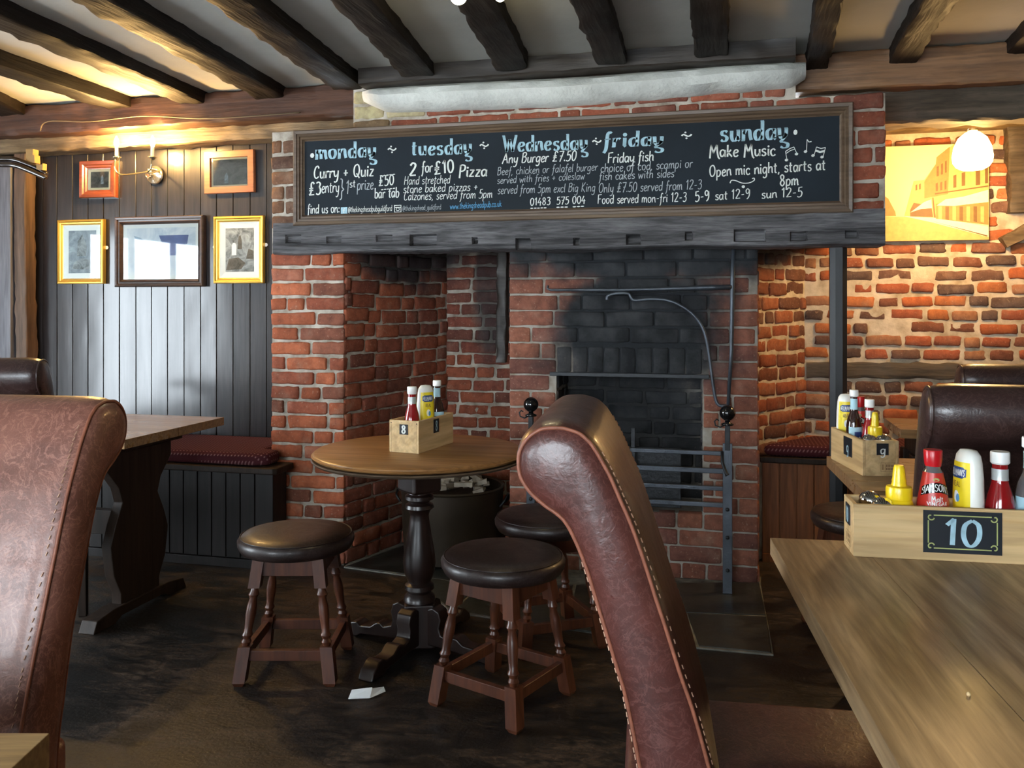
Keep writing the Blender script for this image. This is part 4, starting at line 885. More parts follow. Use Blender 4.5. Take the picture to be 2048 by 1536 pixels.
for k in range(7):
    x = 720+k*80; cpoly('sepia3' if k % 2 else 'sepia1', [(x, 1040), (x+40, 1040), (x+40, 1190+k*6), (x, 1180+k*6)], 3)
for (x0, x1, y0, y1) in [(700, 725, 590, 700), (750, 772, 560, 680), (795, 815, 530, 660), (890, 925, 690, 830), (985, 1025, 660, 810), (1145, 1195, 590, 800), (1250, 1285, 560, 780), (905, 930, 470, 560), (690, 715, 780, 870), (740, 765, 770, 860), (790, 812, 755, 850), (460, 480, 800, 860), (500, 520, 790, 850)]:
    cpoly('sepia3', [(x0, y0), (x1, y0-12), (x1, y1-6), (x0, y1)], 4)
cpoly('sepia3', [(670, 1210), (680, 1215), (1280, 1370), (1280, 1385)], 4); cpoly('sepia3', [(680, 890), (1290, 800), (1290, 815), (680, 905)], 4); cpoly('sepia3', [(650, 940), (665, 940), (690, 1170), (670, 1170)], 4)

# ---- left post, partition board, and the dark polished bars on it
tag(rough_beam('wall_post', 'post', (-3.822, 4.085, .49), (-3.822, 4.085, 2.10), .075, .08, .007, 61), 'brown worn oak post at the left end of the boarded wall', 'post', kind='structure')
tag(box('wall_partition', 'grey_board', (-4.4, -3.872, 4.03, 4.10, .49, 2.08), None, .004), 'grey weathered board beside the left post', 'board', kind='structure')
hm = thing('harness_bar', 'dark polished curved double bar fixed across the left post', 'bar', at(20, 330, 4.55))
o3 = hm.location.copy()
for k, dy in enumerate((0, 1)):
    P = [at(px, py+dy*11, 4.60-.02*k)-o3 for px, py in ((-60, 316), (0, 318), (28, 319), (52, 327), (78, 338), (94, 349 if k == 0 else 345))]
    MB().tube(smooth_pts(P, 6), [.015]*5*6+[.012], 10).build('bar', 'hame', hm, smooth=True)
P = at(66, 315, 4.62)-o3
MB().prism([(-.028, -.030), (.03, -.034), (.028, .010), (.018, .012), (.020, .042), (-.03, .044)], -.02, .02, Matrix.Translation(P)).build('wood_block', 'chunk', hm, bev=.003)
P = at(83, 332, 4.58)-o3
MB().prism([(-.02, -.02), (.02, -.024), (.022, .012), (.008, .004), (-.02, .012)], -.015, .015, Matrix.Translation(P)).build('wood_block', 'chunk', hm, bev=.002)

# ------------------------------------------------------------------ fireplace ironwork
yc = 3.93
rod = thing('chimney_crane', 'wrought iron chimney crane with long arm and curved brace in front of the stack', 'chimney crane', (on_y(1465, 500, yc).x, yc, .86))
ro = rod.location.copy()
def ip(px, py, y=yc): return on_y(px, py, y)-ro
MB().tube([ip(1467, 498), ip(1465, 560), ip(1463, 700), ip(1456, 815)], [.0085, .011, .009, .008], 8).build('upright', 'iron_blue', rod, smooth=True)
MB().tube([ip(1096, 571), ip(1095, 577), ip(1101, 580), ip(1240, 580), ip(1360, 577), ip(1425, 575), ip(1464, 574)], [.006, .007, .008, .010, .013, .016, .014], 8, flat=.8).build('arm', 'iron_blue', rod, smooth=True)
MB().tube(smooth_pts([ip(1214, 600), ip(1216, 592), ip(1232, 587), ip(1256, 587), ip(1262, 594), ip(1270, 601), ip(1300, 598), ip(1340, 602), ip(1378, 622), ip(1405, 655), ip(1417, 700), ip(1425, 760), ip(1434, 806), ip(1452, 812)], 5), .0078, 8).build('brace', 'iron_blue', rod, smooth=True)
def andiron(px, ytop, label, full=True):
    b = on_y(px, 1170, 3.80); t = thing('andiron', label, 'andiron', (b.x, 3.80, .010), group='ball-topped andirons')
    zb = on_y(px, ytop, 3.80).z-.010
    MB().sphere((0, 0, zb), .034, 22, 14).build('ball_finial', 'black_gloss', t, smooth=True)
    MB().lathe([(.010, zb-.05), (.026, zb-.052), (.027, zb-.046), (.012, zb-.040), (.010, zb-.028)], 18).build('collar', 'black_gloss', t, smooth=True)
    box('shaft', 'iron', (-.011, .011, -.011, .011, zb-.16, zb-.045), t, .003)
    box('standard', 'iron_blue', (-.020, .020, -.008, .010, .0, zb-.13), t, .002)
    box('foot_bar', 'iron', (-.014, .014, .010, .32, .05, .075), t, .002)
    for z in (.10, .24, .36): MB().lathe([(.009, 0), (.007, .005), (.001, .006)], 10, Matrix.Translation((0, -.008, z)) @ Matrix.Rotation(math.pi/2, 4, 'X')).build('rivet', 'iron', t, smooth=True)
    MB().tube([( -.01, 0, zb-.05), (-.03, 0, zb-.062), (-.05, 0, zb-.055), (-.054, 0, zb-.038), (-.045, 0, zb-.028), (-.036, 0, zb-.034)], .0035, 6).build('scroll_hook', 'iron', t, smooth=True)
    if full: MB().tube([(-.022, -.006, zb-.165), (-.022, -.02, zb-.21), (-.005, -.028, zb-.255), (.0, -.03, zb-.262)], [.009, .009, .009, .013], 8, flat=.8).build('bracket', 'iron', t, smooth=True)
    return b
ra = andiron(1455, 826, 'tall black ball-topped andiron at the right of the grate'); la = andiron(1062, 809, 'black ball-topped andiron left of the grate, behind the round table')
gr = thing('fire_grate', 'iron fire grate of long horizontal bars before the firebox', 'grate', (-.41, 3.84, .30)); go = gr.location.copy()
gx0, gx1 = la.x-go.x+.035, ra.x-go.x-.005
for py, th in ((905, .012), (940, .014), (975, .012), (1008, .013)):
    z = on_y(1430, py, 3.84).z-go.z; box('bar', 'iron_blue', (gx0, gx1, -.010, .004, z-th, z+th*.6), gr, .003)
for x in (gx0+.02, (gx0+gx1)/2): box('upright', 'iron', (x, x+.018, .002, .016, -.02, .40), gr, .002)
box('fire_plate', 'iron', (-.25, .24, .10, .115, .03, .30), gr, .003)
for x in (gx0+.02, (gx0+gx1)/2): box('leg', 'iron', (x, x+.02, .0, .018, -.29, -.015), gr, .002)

# the prop under the right end of the lintel
pb = on_y(1676, 700, 3.87)
pr = MB().lathe([(.037, 0), (.037, 1.488)], 8, Matrix.Translation((pb.x, 3.87, 0)) @ Matrix.Rotation(.39, 4, 'Z')).build('support_post', 'post_paint')
tag(pr, 'black octagonal post propping the right end of the lintel', 'post', kind='structure')

# log tub inside the inglenook
tb = at(905, 1100, 4.22); tub = thing('log_tub', 'round old copper tub of kindling behind the round table', 'tub', (tb.x, tb.y, .010))
MB().lathe([(.20, 0), (.235, .02), (.245, .18), (.250, .345), (.256, .352), (.250, .36), (.240, .352), (.236, .18), (.20, .03), (.001, .03)], 36).build('tub', 'tub', tub, smooth='auto')
for s_ in (-1, 1): MB().tube(smooth_pts([(s_*.252, -.05, .27), (s_*.275, -.045, .30), (s_*.28, 0, .32), (s_*.275, .045, .30), (s_*.252, .05, .27)], 4), .006, 6).build('handle', 'iron', tub, smooth=True)
MB().lathe([(.001, .27), (.232, .27), (.225, .30), (.10, .325), (.001, .33)], 28).build('ash_bed', 'dark_wood', tub, smooth='auto')
rs = random.Random(5); mb = MB()
for k in range(38):
    a = rs.uniform(0, 6.28); r = rs.uniform(0, .18); L_ = rs.uniform(.03, .09)
    M = Matrix.Translation((r*math.cos(a), r*math.sin(a), .345+rs.uniform(-.02, .035))) @ Matrix.Rotation(rs.uniform(0, 6.28), 4, 'Z') @ Matrix.Rotation(rs.uniform(-.6, .6), 4, 'Y')
    mb.box(-L_/2, L_/2, -.013, .013, -.010, .010, M)
tag(mb.build('wood_scraps', 'kindling', tub), kind='stuff')

# ------------------------------------------------------------------ benches
def bench(name, label, x0, x1, yf, yb, zs, mat, top_mat, board, ends):
    t = thing(name, label, 'bench', ((x0+x1)/2, yf, 0)); hw = (x1-x0)/2
    box('carcass', mat, (-hw, hw, .014, yb-yf, 0, zs-.03), t)
    n = int((x1-x0)/board)
    for k in range(n):
        a = -hw+2*hw*k/n; box('board', mat, (a+.0025, a+2*hw/n-.0025, 0, .0135, .045, zs-.03), t, .002)
    box('kick_rail', mat, (-hw, hw, -.006, .0135, 0, .042), t, .002)
    MB().prism(ends, zs-.03, zs, axis='z', M=Matrix.Translation((-(x0+x1)/2, -yf, 0))).build('seat_board', top_mat, t, bev=.006)
    return t
bench('settle_bench', 'dark boarded bench along the panelled wall left of the fireplace', XL+.02, -2.135, 3.66, YP-.006, .485, 'bench_panel', 'dark_wood', .075, [(XL+.02, 3.615), (-2.02, 3.615), (-2.00, 3.63), (-2.0, 3.79), (-2.135, 3.79), (-2.135, 4.14), (XL+.02, 4.14)])
tag(box('bench_end_post', 'bench_panel', (-2.133, -2.04, 3.66, 3.79, 0, .453), None, .004), 'dark corner post of the bench against the brick pier', 'post', kind='structure')
def cushion(label, outl, z0, z1):
    mb = MB().prism(outl, z0, z1, axis='z'); o = mb.build('seat_cushion', 'cloth', bev=.022, seg=4); tag(o, label, 'cushion'); return o
cushion('burgundy diamond-patterned cushion on the bench left of the pier', [(-3.9, 3.66), (-2.13, 3.635), (-2.06, 3.67), (-2.06, 3.77), (-2.15, 3.80), (-2.18, 4.12), (-3.9, 4.12)], .487, .548)
bench('alcove_bench', 'orange-brown boarded bench in the brick alcove right of the fireplace', .20, XR-.02, 4.34, YA-.03, .512, 'orange_panel', 'dark_wood', .078, [(.185, 4.325), (XR-.02, 4.325), (XR-.02, 4.70), (.44, 4.70)])
cushion('burgundy spotted cushion on the alcove bench behind the black post', [(.20, 4.335), (2.4, 4.335), (2.4, 4.68), (.46, 4.68)], .514, .572)

# ------------------------------------------------------------------ leather chairs
PROF = [(0.254, 0.4935), (0.2361, 0.5682), (0.2131, 0.651), (0.1936, 0.7072), (0.1711, 0.7783), (0.1601, 0.811), (0.1425, 0.8662), (0.1242, 0.9186), (0.1061, 0.9604), (0.0879, 1.0009), (0.0655, 1.0393), (0.0543, 1.0525), (0.0408, 1.063), (0.0227, 1.0691), (0.0058, 1.0717), (-0.019, 1.0697), (-0.0335, 1.0633), (-0.0473, 1.0524), (-0.0581, 1.0369), (-0.0635, 1.02), (-0.0635, 1.001), (-0.0589, 0.9821), (-0.0443, 0.9594), (-0.0213, 0.9393), (-0.0008, 0.9257), (0.0121, 0.9119), (0.0265, 0.8835), (0.0408, 0.8468), (0.058, 0.7921), (0.0819, 0.7148), (0.099, 0.6577), (0.119, 0.5585), (0.1345, 0.4824)]
def scroll_chair(label, loc, rz, mat='leather', w=.45, zs=1.0, piping='piping', group='leather scroll-back chairs', stitches=True, det=4, thin=1.0):
    t = thing('dining_chair', label, 'chair', loc, rz, group)
    pf = [(.262, .40)]+PROF+[(.140, .40)]
    P = [Vector((f, z*zs, 0)) for f, z in pf]; P = smooth_pts(P, det)
    n = len(P); hw = w/2; C = Vector((.0, 1.0, 0))
    def inset(d):
        out = []
        for i, p in enumerate(P):
            a = P[max(0, i-1)]; b = P[min(n-1, i+1)]; tn = (b-a).normalized(); nr = Vector((tn.y, -tn.x, 0))    # outline runs up the front and down the back: this points outwards
            out.append(p-nr*d)
        return out
    I1, Ia, I2, I3, I4 = inset(0), inset(.0025), inset(.009), inset(.017), inset(.034)
    side = [(hw-.045, I1), (hw-.020, Ia), (hw, I2), (hw+.007, I3), (hw+.012, I4)]
    rows = [(-x, Q) for x, Q in reversed(side)]+[(-hw+.045+(w-.09)*k/4, I1) for k in range(1, 4)]+side
    vs = []; fs = []
    for x, Q in rows:
        for q in Q: vs.append((x, -q.x, q.y))
    for r in range(len(rows)-1):
        for i in range(n-1): a = r*n+i; fs.append((a, a+1, a+n+1, a+n))
        fs.append((r*n+n-1, r*n, r*n+n, r*n+2*n-1))
    fs.append(tuple(range(n))); m = (len(rows)-1)*n; fs.append(tuple(range(m+n-1, m-1, -1)))
    bk = MB().add(vs, fs).build('backrest', mat, t, smooth='auto')
    for sgn in (-1, 1):
        Q = [(sgn*(hw+.001), -q.x, q.y) for q in inset(.0085)]
        pp = MB().tube(Q, .0032, 6).build('piping', piping, bk, smooth=True)
        if stitches:
            mb = MB(); QQ = inset(.0028); acc = 0
            for i in range(n-1):
                a, b = QQ[i], QQ[i+1]; L_ = (b-a).length; q = 0
                while acc+ .0105 < L_+acc and q+.0105 < L_:
                    c0 = a+(b-a)*((q)/L_); c1 = a+(b-a)*((q+.007)/L_); x = sgn*(hw-.012)
                    mb.tube([(x, -c0.x, c0.y), (x+sgn*.002, -c1.x, c1.y)], .0011, 4); q += .0105
            tag(mb.build('stitching', 'thread', bk), kind='stuff')
    # seat, skirt and legs
    zt = .475*zs
    MB().prism([(-hw+.005, -.10-.0), (hw-.005, -.10), (hw-.005, -.58), (hw-.05, -.62), (-hw+.05, -.62), (-hw+.005, -.58)], zt-.13, zt, axis='z').build('seat', mat, t, bev=.022, seg=4)
    for sx in (-1, 1):
        for (y0, y1) in ((-.57, -.60), (-.17, -.10)):
            mb = MB(); a = Vector((sx*(hw-.045), y0, zt-.12)); b = Vector((sx*(hw-.045), y1, 0))
            vs = [(a.x+p*.022, a.y+q*.022, a.z) for p, q in ((-1, -1), (1, -1), (1, 1), (-1, 1))]+[(b.x+p*.015, b.y+q*.015, 0) for p, q in ((-1, -1), (1, -1), (1, 1), (-1, 1))]
            mb.add(vs, [(0, 1, 2, 3), (7, 6, 5, 4), (0, 4, 5, 1), (1, 5, 6, 2), (2, 6, 7, 3), (3, 7, 4, 0)]).build('leg', 'dark_wood', t, bev=.002)
    return t
def cl(X, T): return (*cam2room(X, T), 0)
D = math.radians
scroll_chair('oxblood leather scroll-back chair seen side on in the centre foreground', cl(.0997, 1.522), D(81.1)+PSI)
scroll_chair('worn tan-brown leather scroll-back chair facing the camera, left foreground', cl(-1.000, 1.690), D(-9)+PSI, 'leather_tan')
scroll_chair('dark leather scroll-back chair partly hidden behind the left foreground chair', (-2.405, 2.33, 0), D(204), 'leather_dark', piping='leather_dark', stitches=False, det=3)
scroll_chair('dark brown leather scroll-back chair seen from behind, at the far side of table ten', cl(1.160, 1.875), D(164)+PSI, 'leather_dark', w=.46, piping='leather_dark', stitches=False, det=4)
scroll_chair('dark brown leather scroll-back chair farthest right, before the alcove table', cl(1.83, 3.03), D(164)+PSI, 'leather_dark', piping='leather_dark', zs=.968, stitches=False, det=3)

# ------------------------------------------------------------------ tables
def slab_table(label, loc, rz, x0, x1, y0, y1, top=.75, th=.036, mat='table', planks=4, legs='four', base='dark_wood', name='dining_table', along='x'):
    t = thing(name, label, 'table', loc, rz); w = (y1-y0)/planks
    for k in range(planks):
        if along == 'y':
            v = (x1-x0)/planks; box('plank', mat, (x0+v*k+.0002, x0+v*(k+1)-.0002, y0, y1, top-th, top), t, .0012); continue
        box('plank', mat, (x0, x1, y0+w*k+.0002, y0+w*(k+1)-.0002, top-th, top), t, .0012)
    box('apron', base, (x0+.07, x1-.07, y0+.07, y1-.07, top-th-.08, top-th), t, .003)
    if legs == 'centre':
        xm, ym = (x0+x1)/2, (y0+y1)/2
        for y in (ym-.38, ym+.38):
            box('leg', base, (xm-.05, xm+.05, y-.03, y+.03, .05, top-th-.078), t, .004); box('foot', base, (xm-.32, xm+.32, y-.04, y+.04, 0, .05), t, .006)
    if legs == 'four':
        for x in (x0+.09, x1-.09):
            for y in (y0+.09, y1-.09): box('leg', base, (x-.035, x+.035, y-.035, y+.035, 0, top-th-.078), t, .004)
    return t
# table ten, right foreground: far left corner and left edge as measured
L10 = Vector(cam2room(.552, 1.84)); Q10 = Vector(cam2room(.418, .927)); ang = math.atan2((L10-Q10).y, (L10-Q10).x)-math.pi/2
slab_table('worn oak table in the right foreground carrying the box numbered ten', (L10.x, L10.y, 0), ang, 0, 1.25, -1.35, 0, .75, .036, 'table_y', 7, 'centre', along='y')
L9 = Vector(cam2room(1.035, 2.83)); Q9 = Vector(cam2room(.945, 2.33)); ang9 = math.atan2((L9-Q9).y, (L9-Q9).x)-math.pi/2
slab_table('brown wooden table under the box numbered nine', (L9.x, L9.y, 0), ang9, 0, 1.10, -.53, 0, .75, .034, 'table_far', 4)
slab_table('orange-brown table by the alcove bench, behind the far right chair', (.70, 3.70, 0), 0, 0, 1.25, 0, .36, .75, .036, 'table_far', 3)
slab_table('corner of a honey-coloured wooden table at the bottom left edge', cl(-.539, 1.003), PSI, -1.1, 0, -.75, 0, .75, .04, 'table_honey', 5)
# trestle table by the panelling
t = thing('trestle_table', 'wooden table on a shaped dark trestle end, left, in front of the panelled bench', 'table', (-2.13, 2.74, 0))
for k in range(4): box('plank', 'table_far', (-1.35, 0, .655*k/4+.0002, .655*(k+1)/4-.0002, .715, .75), t, .0012)
for x in (-1.18, -.20):
    half = [(.20, .66), (.20, .60), (.13, .52), (.11, .46), (.15, .38), (.18, .30), (.16, .18), (.12, .10), (.12, .05)]
    outl = [(.33+a, b) for a, b in half]+[(.33-a, b) for a, b in reversed(half)]
    MB().prism(outl, x-.022, x+.022, axis='x').build('trestle_end', 'dark_wood', t, bev=.004)
    MB().prism([(.04, 0), (.16, 0), (.20, .02), (.46, .02), (.50, 0), (.62, 0), (.60, .045), (.50, .06), (.16, .06), (.06, .045)], x-.035, x+.035, axis='x').build('foot', 'dark_wood', t, bev=.004)
    box('cross_rail', 'dark_wood', (x-.03, x+.03, .06, .60, .66, .714), t, .003)
box('stretcher', 'dark_wood', (-1.158, -.222, .31, .35, .30, .40), t, .003)

# round pub table
RT = Vector((*cam2room(-.338, 3.14), 0))
rt = thing('round_table', 'round brown pub table on a turned black pedestal in front of the inglenook', 'table', RT)
ZT = .72
MB().lathe([(.001, ZT-.022), (.355, ZT-.022), (.375, ZT-.020), (.384, ZT-.014), (.386, ZT-.010), (.380, ZT-.008), (.380, ZT-.004), (.374, ZT), (.001, ZT)], 72).build('table_top', 'round_top', rt, smooth='auto')
MB().lathe([(.352, ZT-.034), (.378, ZT-.034), (.387, ZT-.026), (.384, ZT-.0225), (.352, ZT-.0225)], 72).build('edge_moulding', 'edge_dark', rt, smooth='auto')
box('bearer', 'pedestal', (-.26, .26, -.045, .045, ZT-.060, ZT-.022), rt, .004)
box('top_block', 'pedestal', (-.060, .060, -.060, .060, .565, ZT-.058), rt, .012, M=Matrix.Rotation(.9, 4, 'Z'))
MB().lathe([(.040, .570), (.042, .560), (.052, .552), (.053, .540), (.040, .534), (.036, .528), (.050, .520), (.053, .508), (.040, .498), (.034, .480), (.036, .46), (.046, .40), (.056, .345), (.060, .31), (.056, .275), (.044, .245), (.040, .238), (.052, .228), (.054, .214), (.044, .206), (.042, .200), (.056, .186), (.058, .170), (.046, .160)], 28).build('column', 'pedestal', rt, smooth='auto')
MB().box(-.055, .055, -.055, .055, .0, .16, M=Matrix.Translation((0, 0, .008)) @ Matrix.Rotation(.35, 4, 'Z')).build('base_block', 'pedestal', rt, bev=.008)
foot = [(.045, .150), (.075, .160), (.100, .148), (.108, .120), (.100, .090), (.108, .068), (.140, .058), (.155, .068), (.175, .066), (.20, .048), (.245, .044), (.262, .056), (.285, .052), (.318, .028), (.330, .0), (.262, .0), (.245, .012), (.10, .022), (.045, .022)]
for k in range(4):
    a = D(-117+90*k)+PSI
    MB().prism([(x, z) for x, z in foot], -.030, .030, Matrix.Rotation(a, 4, 'Z')).build('foot', 'pedestal', rt, bev=.006)

# ------------------------------------------------------------------ stools
def leg_mesh(mb, a, b):
    a = Vector(a); b = Vector(b); z1 = a.z
    def pos(z): k = (z1-z)/z1; return a+(b-a)*k
    def sq(zl, zh, h, ch=0):
        p, q = pos(zl), pos(zh); r = []
        for c, hh in ((p, h-ch), (q, h)):
            r += [(c.x-hh, c.y-hh, c.z), (c.x+hh, c.y-hh, c.z), (c.x+hh, c.y+hh, c.z), (c.x-hh, c.y+hh, c.z)]
        mb.add(r, [(0, 3, 2, 1), (4, 5, 6, 7), (0, 1, 5, 4), (1, 2, 6, 5), (2, 3, 7, 6), (3, 0, 4, 7)])
    sq(z1-.095, z1, .019); sq(.012, .125, .020); sq(0, .012, .020, .007)
    rings = [(.012, .0), (.017, .012), (.012, .022), (.018, .034), (.013, .045), (.0145, .07), (.0175, .10), (.0165, .125), (.012, .150), (.018, .162), (.013, .175), (.012, .185)]
    lo, hi = .125, z1-.095; vs = []; fs = []; n = 12
    for r, z in rings:
        c = pos(lo+(hi-lo)*z/.185)
        for k in range(n): an = 2*math.pi*k/n; vs.append((c.x+r*math.cos(an), c.y+r*math.sin(an), c.z))
    for i in range(len(rings)-1):
        for k in range(n): k2 = (k+1) % n; fs.append((i*n+k, i*n+k2, (i+1)*n+k2, (i+1)*n+k))
    mb.add(vs, fs)
def stool(label, loc, rz):
    t = thing('pub_stool', label, 'stool', loc, rz, 'round leather-topped pub stools'); zt = .405
    MB().lathe([(.001, zt), (.165, zt), (.186, zt+.006), (.196, zt+.024), (.197, zt+.040), (.189, zt+.052), (.185, zt+.0535), (.180, zt+.058), (.150, zt+.066), (.08, zt+.070), (.001, zt+.071)], 56).build('seat', 'leather_seat', t, smooth=True)
    MB().tube([(.187*math.cos(k*math.pi/24), .187*math.sin(k*math.pi/24), zt+.0545) for k in range(49)], .0022, 6).build('seam', 'leather_seat', t, smooth=True)
    tp, bt = .098, .150
    for sx, sy in ((-1, -1), (1, -1), (1, 1), (-1, 1)):
        mb = MB(); leg_mesh(mb, (sx*tp, sy*tp, zt), (sx*bt, sy*bt, 0)); o = mb.build('leg', 'stool_wood', t, smooth='auto')
    kz = lambda z: tp+(bt-tp)*(zt-z)/zt
    for i in range(4):
        M = Matrix.Rotation(i*math.pi/2, 4, 'Z'); k = kz(zt-.035); box('apron', 'stool_wood', (-k+.012, k-.012, -k-.010, -k+.010, zt-.060, zt-.001), t, .002, M=M)
        k = kz(.095); box('stretcher', 'stool_wood', (-k+.014, k-.014, -k-.010, -k+.010, .078, .112), t, .002, M=M)
    return t
s1 = stool('round dark leather stool left of the round table', cl(-.744, 2.97), PSI)
stools = [('round dark leather stool in front of the round table, nearest the camera', cl(-.028, 2.72), D(-35)+PSI), ('round dark leather stool behind the near stool, half hidden by the oxblood chair', cl(.132, 3.22), D(20)+PSI),
          ('round dark stool behind the black post, beyond the box numbered ten', cl(1.335, 3.25), D(12)+PSI)]
for lb, lc_, rz in stools:
    c = copy_tree(s1); c.location = lc_; c.rotation_euler = (0, 0, rz); c['label'] = lb

# folded paper wedged by the table foot
p = on_z(732, 1392, 0); o = MB().add([(-.055, -.018, .001), (.012, -.022, .001), (.020, .006, .020), (-.045, .012, .014), (.062, .012, .004), (.056, .034, .010), (-.055, -.018, .003), (.012, -.022, .004), (.020, .006, .023), (-.045, .012, .017)],
    [(0, 1, 2, 3), (1, 4, 5, 2), (6, 9, 8, 7)]).build('folded_paper', 'paper', fix=False); o.location = (p.x, p.y, .001); o.rotation_euler = (0, 0, PSI+.15); tag(o, 'crumpled white paper under the round table foot', 'paper')

# ------------------------------------------------------------------ numbered condiment boxes
def crate(label, corner, lx, ly, wx, h, zt, L_, W_, nails=True):
    """corner: room xy of the near corner; lx: direction of the long side; the box lies to the side ly of it"""
    ang = math.atan2(lx[1], lx[0]); lxv = Vector((math.cos(ang), math.sin(ang))); side = 1 if (-math.sin(ang)*ly[0]+math.cos(ang)*ly[1]) > 0 else -1
    nv = Vector((-math.sin(ang), math.cos(ang)))*side; c = Vector(corner)+lxv*L_/2+nv*W_/2
    t = thing('condiment_box', label, 'box', (c.x, c.y, zt), ang, 'numbered wooden condiment boxes'); a, b, th = L_/2, W_/2, .009
    box('side_panel', 'crate', (-a, a, -b, -b+th, 0, h), t, .0015); box('side_panel', 'crate', (-a, a, b-th, b, 0, h), t, .0015)
    box('end_panel', 'crate', (-a+.0002, -a+th, -b+th, b-th, 0, h), t, .0015); box('end_panel', 'crate', (a-th, a-.0002, -b+th, b-th, 0, h), t, .0015)
    box('base', 'crate', (-a+th, a-th, -b+th, b-th, .001, .008), t)
    return t, a, b, c, ang
def plaque(t, face, a, b, u0, z0, w, h, txt, border=False, tw=.55, thh=.62, pw=3.0, mat='ink_white', glyph=None):
    """face: 'x-' the near end, 'y-' / 'y+' the long sides. u0 is the centre along the face as seen from outside"""
    if face == 'x-': o, s, n = Vector((-a, 0, 0)), Vector((0, -1, 0)), Vector((-1, 0, 0))
    elif face == 'y-': o, s, n = Vector((0, -b, 0)), Vector((1, 0, 0)), Vector((0, -1, 0))
    else: o, s, n = Vector((0, b, 0)), Vector((-1, 0, 0)), Vector((0, 1, 0))
    u = Vector((0, 0, 1)); c = o+s*u0+u*z0+n*.0002; A, B = s*w/2, u*h/2
    front = [c-A-B+n*.0018, c+A-B+n*.0018, c+A+B+n*.0018, c-A+B+n*.0018]; back = [q-n*.0018 for q in front]
    pl_ = MB().add(front+back, [(0, 1, 2, 3), (7, 6, 5, 4), (0, 4, 5, 1), (1, 5, 6, 2), (2, 6, 7, 3), (3, 7, 4, 0)]).build('number_plaque', 'plaque', t)
    lw = w*tw; hu = h*thh/18; base = c+n*.0023-s*lw/2-u*(9*hu)
    if txt == '10':
        for ch, k0, k1 in (('1', 0, 7/18.7), ('0', 8.2/18.7, 1)): letter_mesh(ch, plane_fn(base, s, u, lw*k0, lw*(k1-k0), 0, hu), pw, pw*.62, .03).build('numeral', mat, pl_, fix=False)
    else: letter_mesh(txt, plane_fn(base, s, u, 0, lw, 0, hu), pw, pw*.62, .03).build('lettering', mat, pl_, fix=False)
    if border:
        mb = MB(); e = .009; q = c+n*.0022
        def strip(p0, p1, wd=.0011):
            d = (p1-p0).normalized(); m = n.cross(d)*wd; mb.add([p0-m, p1-m, p1+m, p0+m], [(0, 1, 2, 3)])
        X, Z = s*(w/2-e), u*(h/2-e); g = .010
        strip(q-X-Z+s*g, q+X-Z-s*g); strip(q-X+Z+s*g, q+X+Z-s*g); strip(q-X-Z+u*g, q-X+Z-u*g); strip(q+X-Z+u*g, q+X+Z-u*g)
        for sx in (-1, 1):
            for sz in (-1, 1):
                k0 = q+X*sx+Z*sz; pts = [k0+s*(-sx)*(.0055+.0055*math.cos(k*.7))*(1-k*.06)+u*(-sz)*(.0055+.0055*math.sin(k*.7))*(1-k*.06) for k in range(9)]
                for p0, p1 in zip(pts, pts[1:]): strip(p0, p1, .0012)
        mb.build('painted_border', 'ink_green', pl_, fix=False)
    return pl_
def stamp(t, a, b, face, u0, z0, w, h):
    o, s, n = (Vector((-a, 0, 0)), Vector((0, -1, 0)), Vector((-1, 0, 0)))
    u = Vector((0, 0, 1)); c = o+s*u0+u*z0+n*.0006; mb = MB()
    def r(x0, x1, z0_, z1_): mb.add([c+s*x0+u*z0_, c+s*x1+u*z0_, c+s*x1+u*z1_, c+s*x0+u*z1_], [(0, 1, 2, 3)])
    e = .0008; r(-w/2, w/2, h/2-e, h/2); r(-w/2, w/2, -h/2, -h/2+e); r(-w/2, -w/2+e, -h/2, h/2); r(w/2-e, w/2, -h/2, h/2); r(-w*.2, -w*.2+e, -h/2, h/2)
    r(-w*.38, -w*.32, -h*.3, h*.3)
    for k in range(5): r(-w*.12+k*w*.11, -w*.06+k*w*.11, .04*h, .3*h); r(-w*.12+k*w*.11, -w*.05+k*w*.11, -.32*h, -.08*h)
    mb.build('burnt_stamp', 'ink_brown', t, fix=False)
def nails(t, pts):
    for p in pts: MB().lathe([(.0022, 0), (.0022, .001)], 8, Matrix.Translation(p) @ Matrix.Rotation(-math.pi/2, 4, 'Y')).build('nail', 'dark_wood', t)

def R2(v): x, y = cam2room(*v); return (x, y)
# box 8 on the round table
c8, a8, b8, cc8, an8 = crate('pine condiment box numbered 8 on the round table', R2((-.330, 3.04)), R2((.106, .25)), R2((-.118, .03)), 0, .115, ZT, .27, .12)
plaque(c8, 'x-', a8, b8, .000, .083, .034, .036, '8', pw=4.0, tw=.5, thh=.78); plaque(c8, 'y-', a8, b8, -.005, .083, .040, .050, '8', pw=3.4, tw=.40, thh=.7, mat='ink_blue'); nails(c8, [(-a8, -.052, .105), (-a8, .052, .105)])
# box 9
L9T = .75
c9, a9, b9, cc9, an9 = crate('pine condiment box numbered 9 on the table by the black post', R2((1.019, 2.50)), R2((.012, .283)), R2((.102, .018)), 0, .103, L9T, .28, .104)
plaque(c9, 'x-', a9, b9, .005, .078, .034, .034, 'g', pw=2.6, tw=.44, thh=.78); plaque(c9, 'y+', a9, b9, .02, .066, .070, .056, 'g', pw=2.6, tw=.24, thh=.62, mat='ink_blue'); stamp(c9, a9, b9, 'x-', .020, .026, .040, .026)
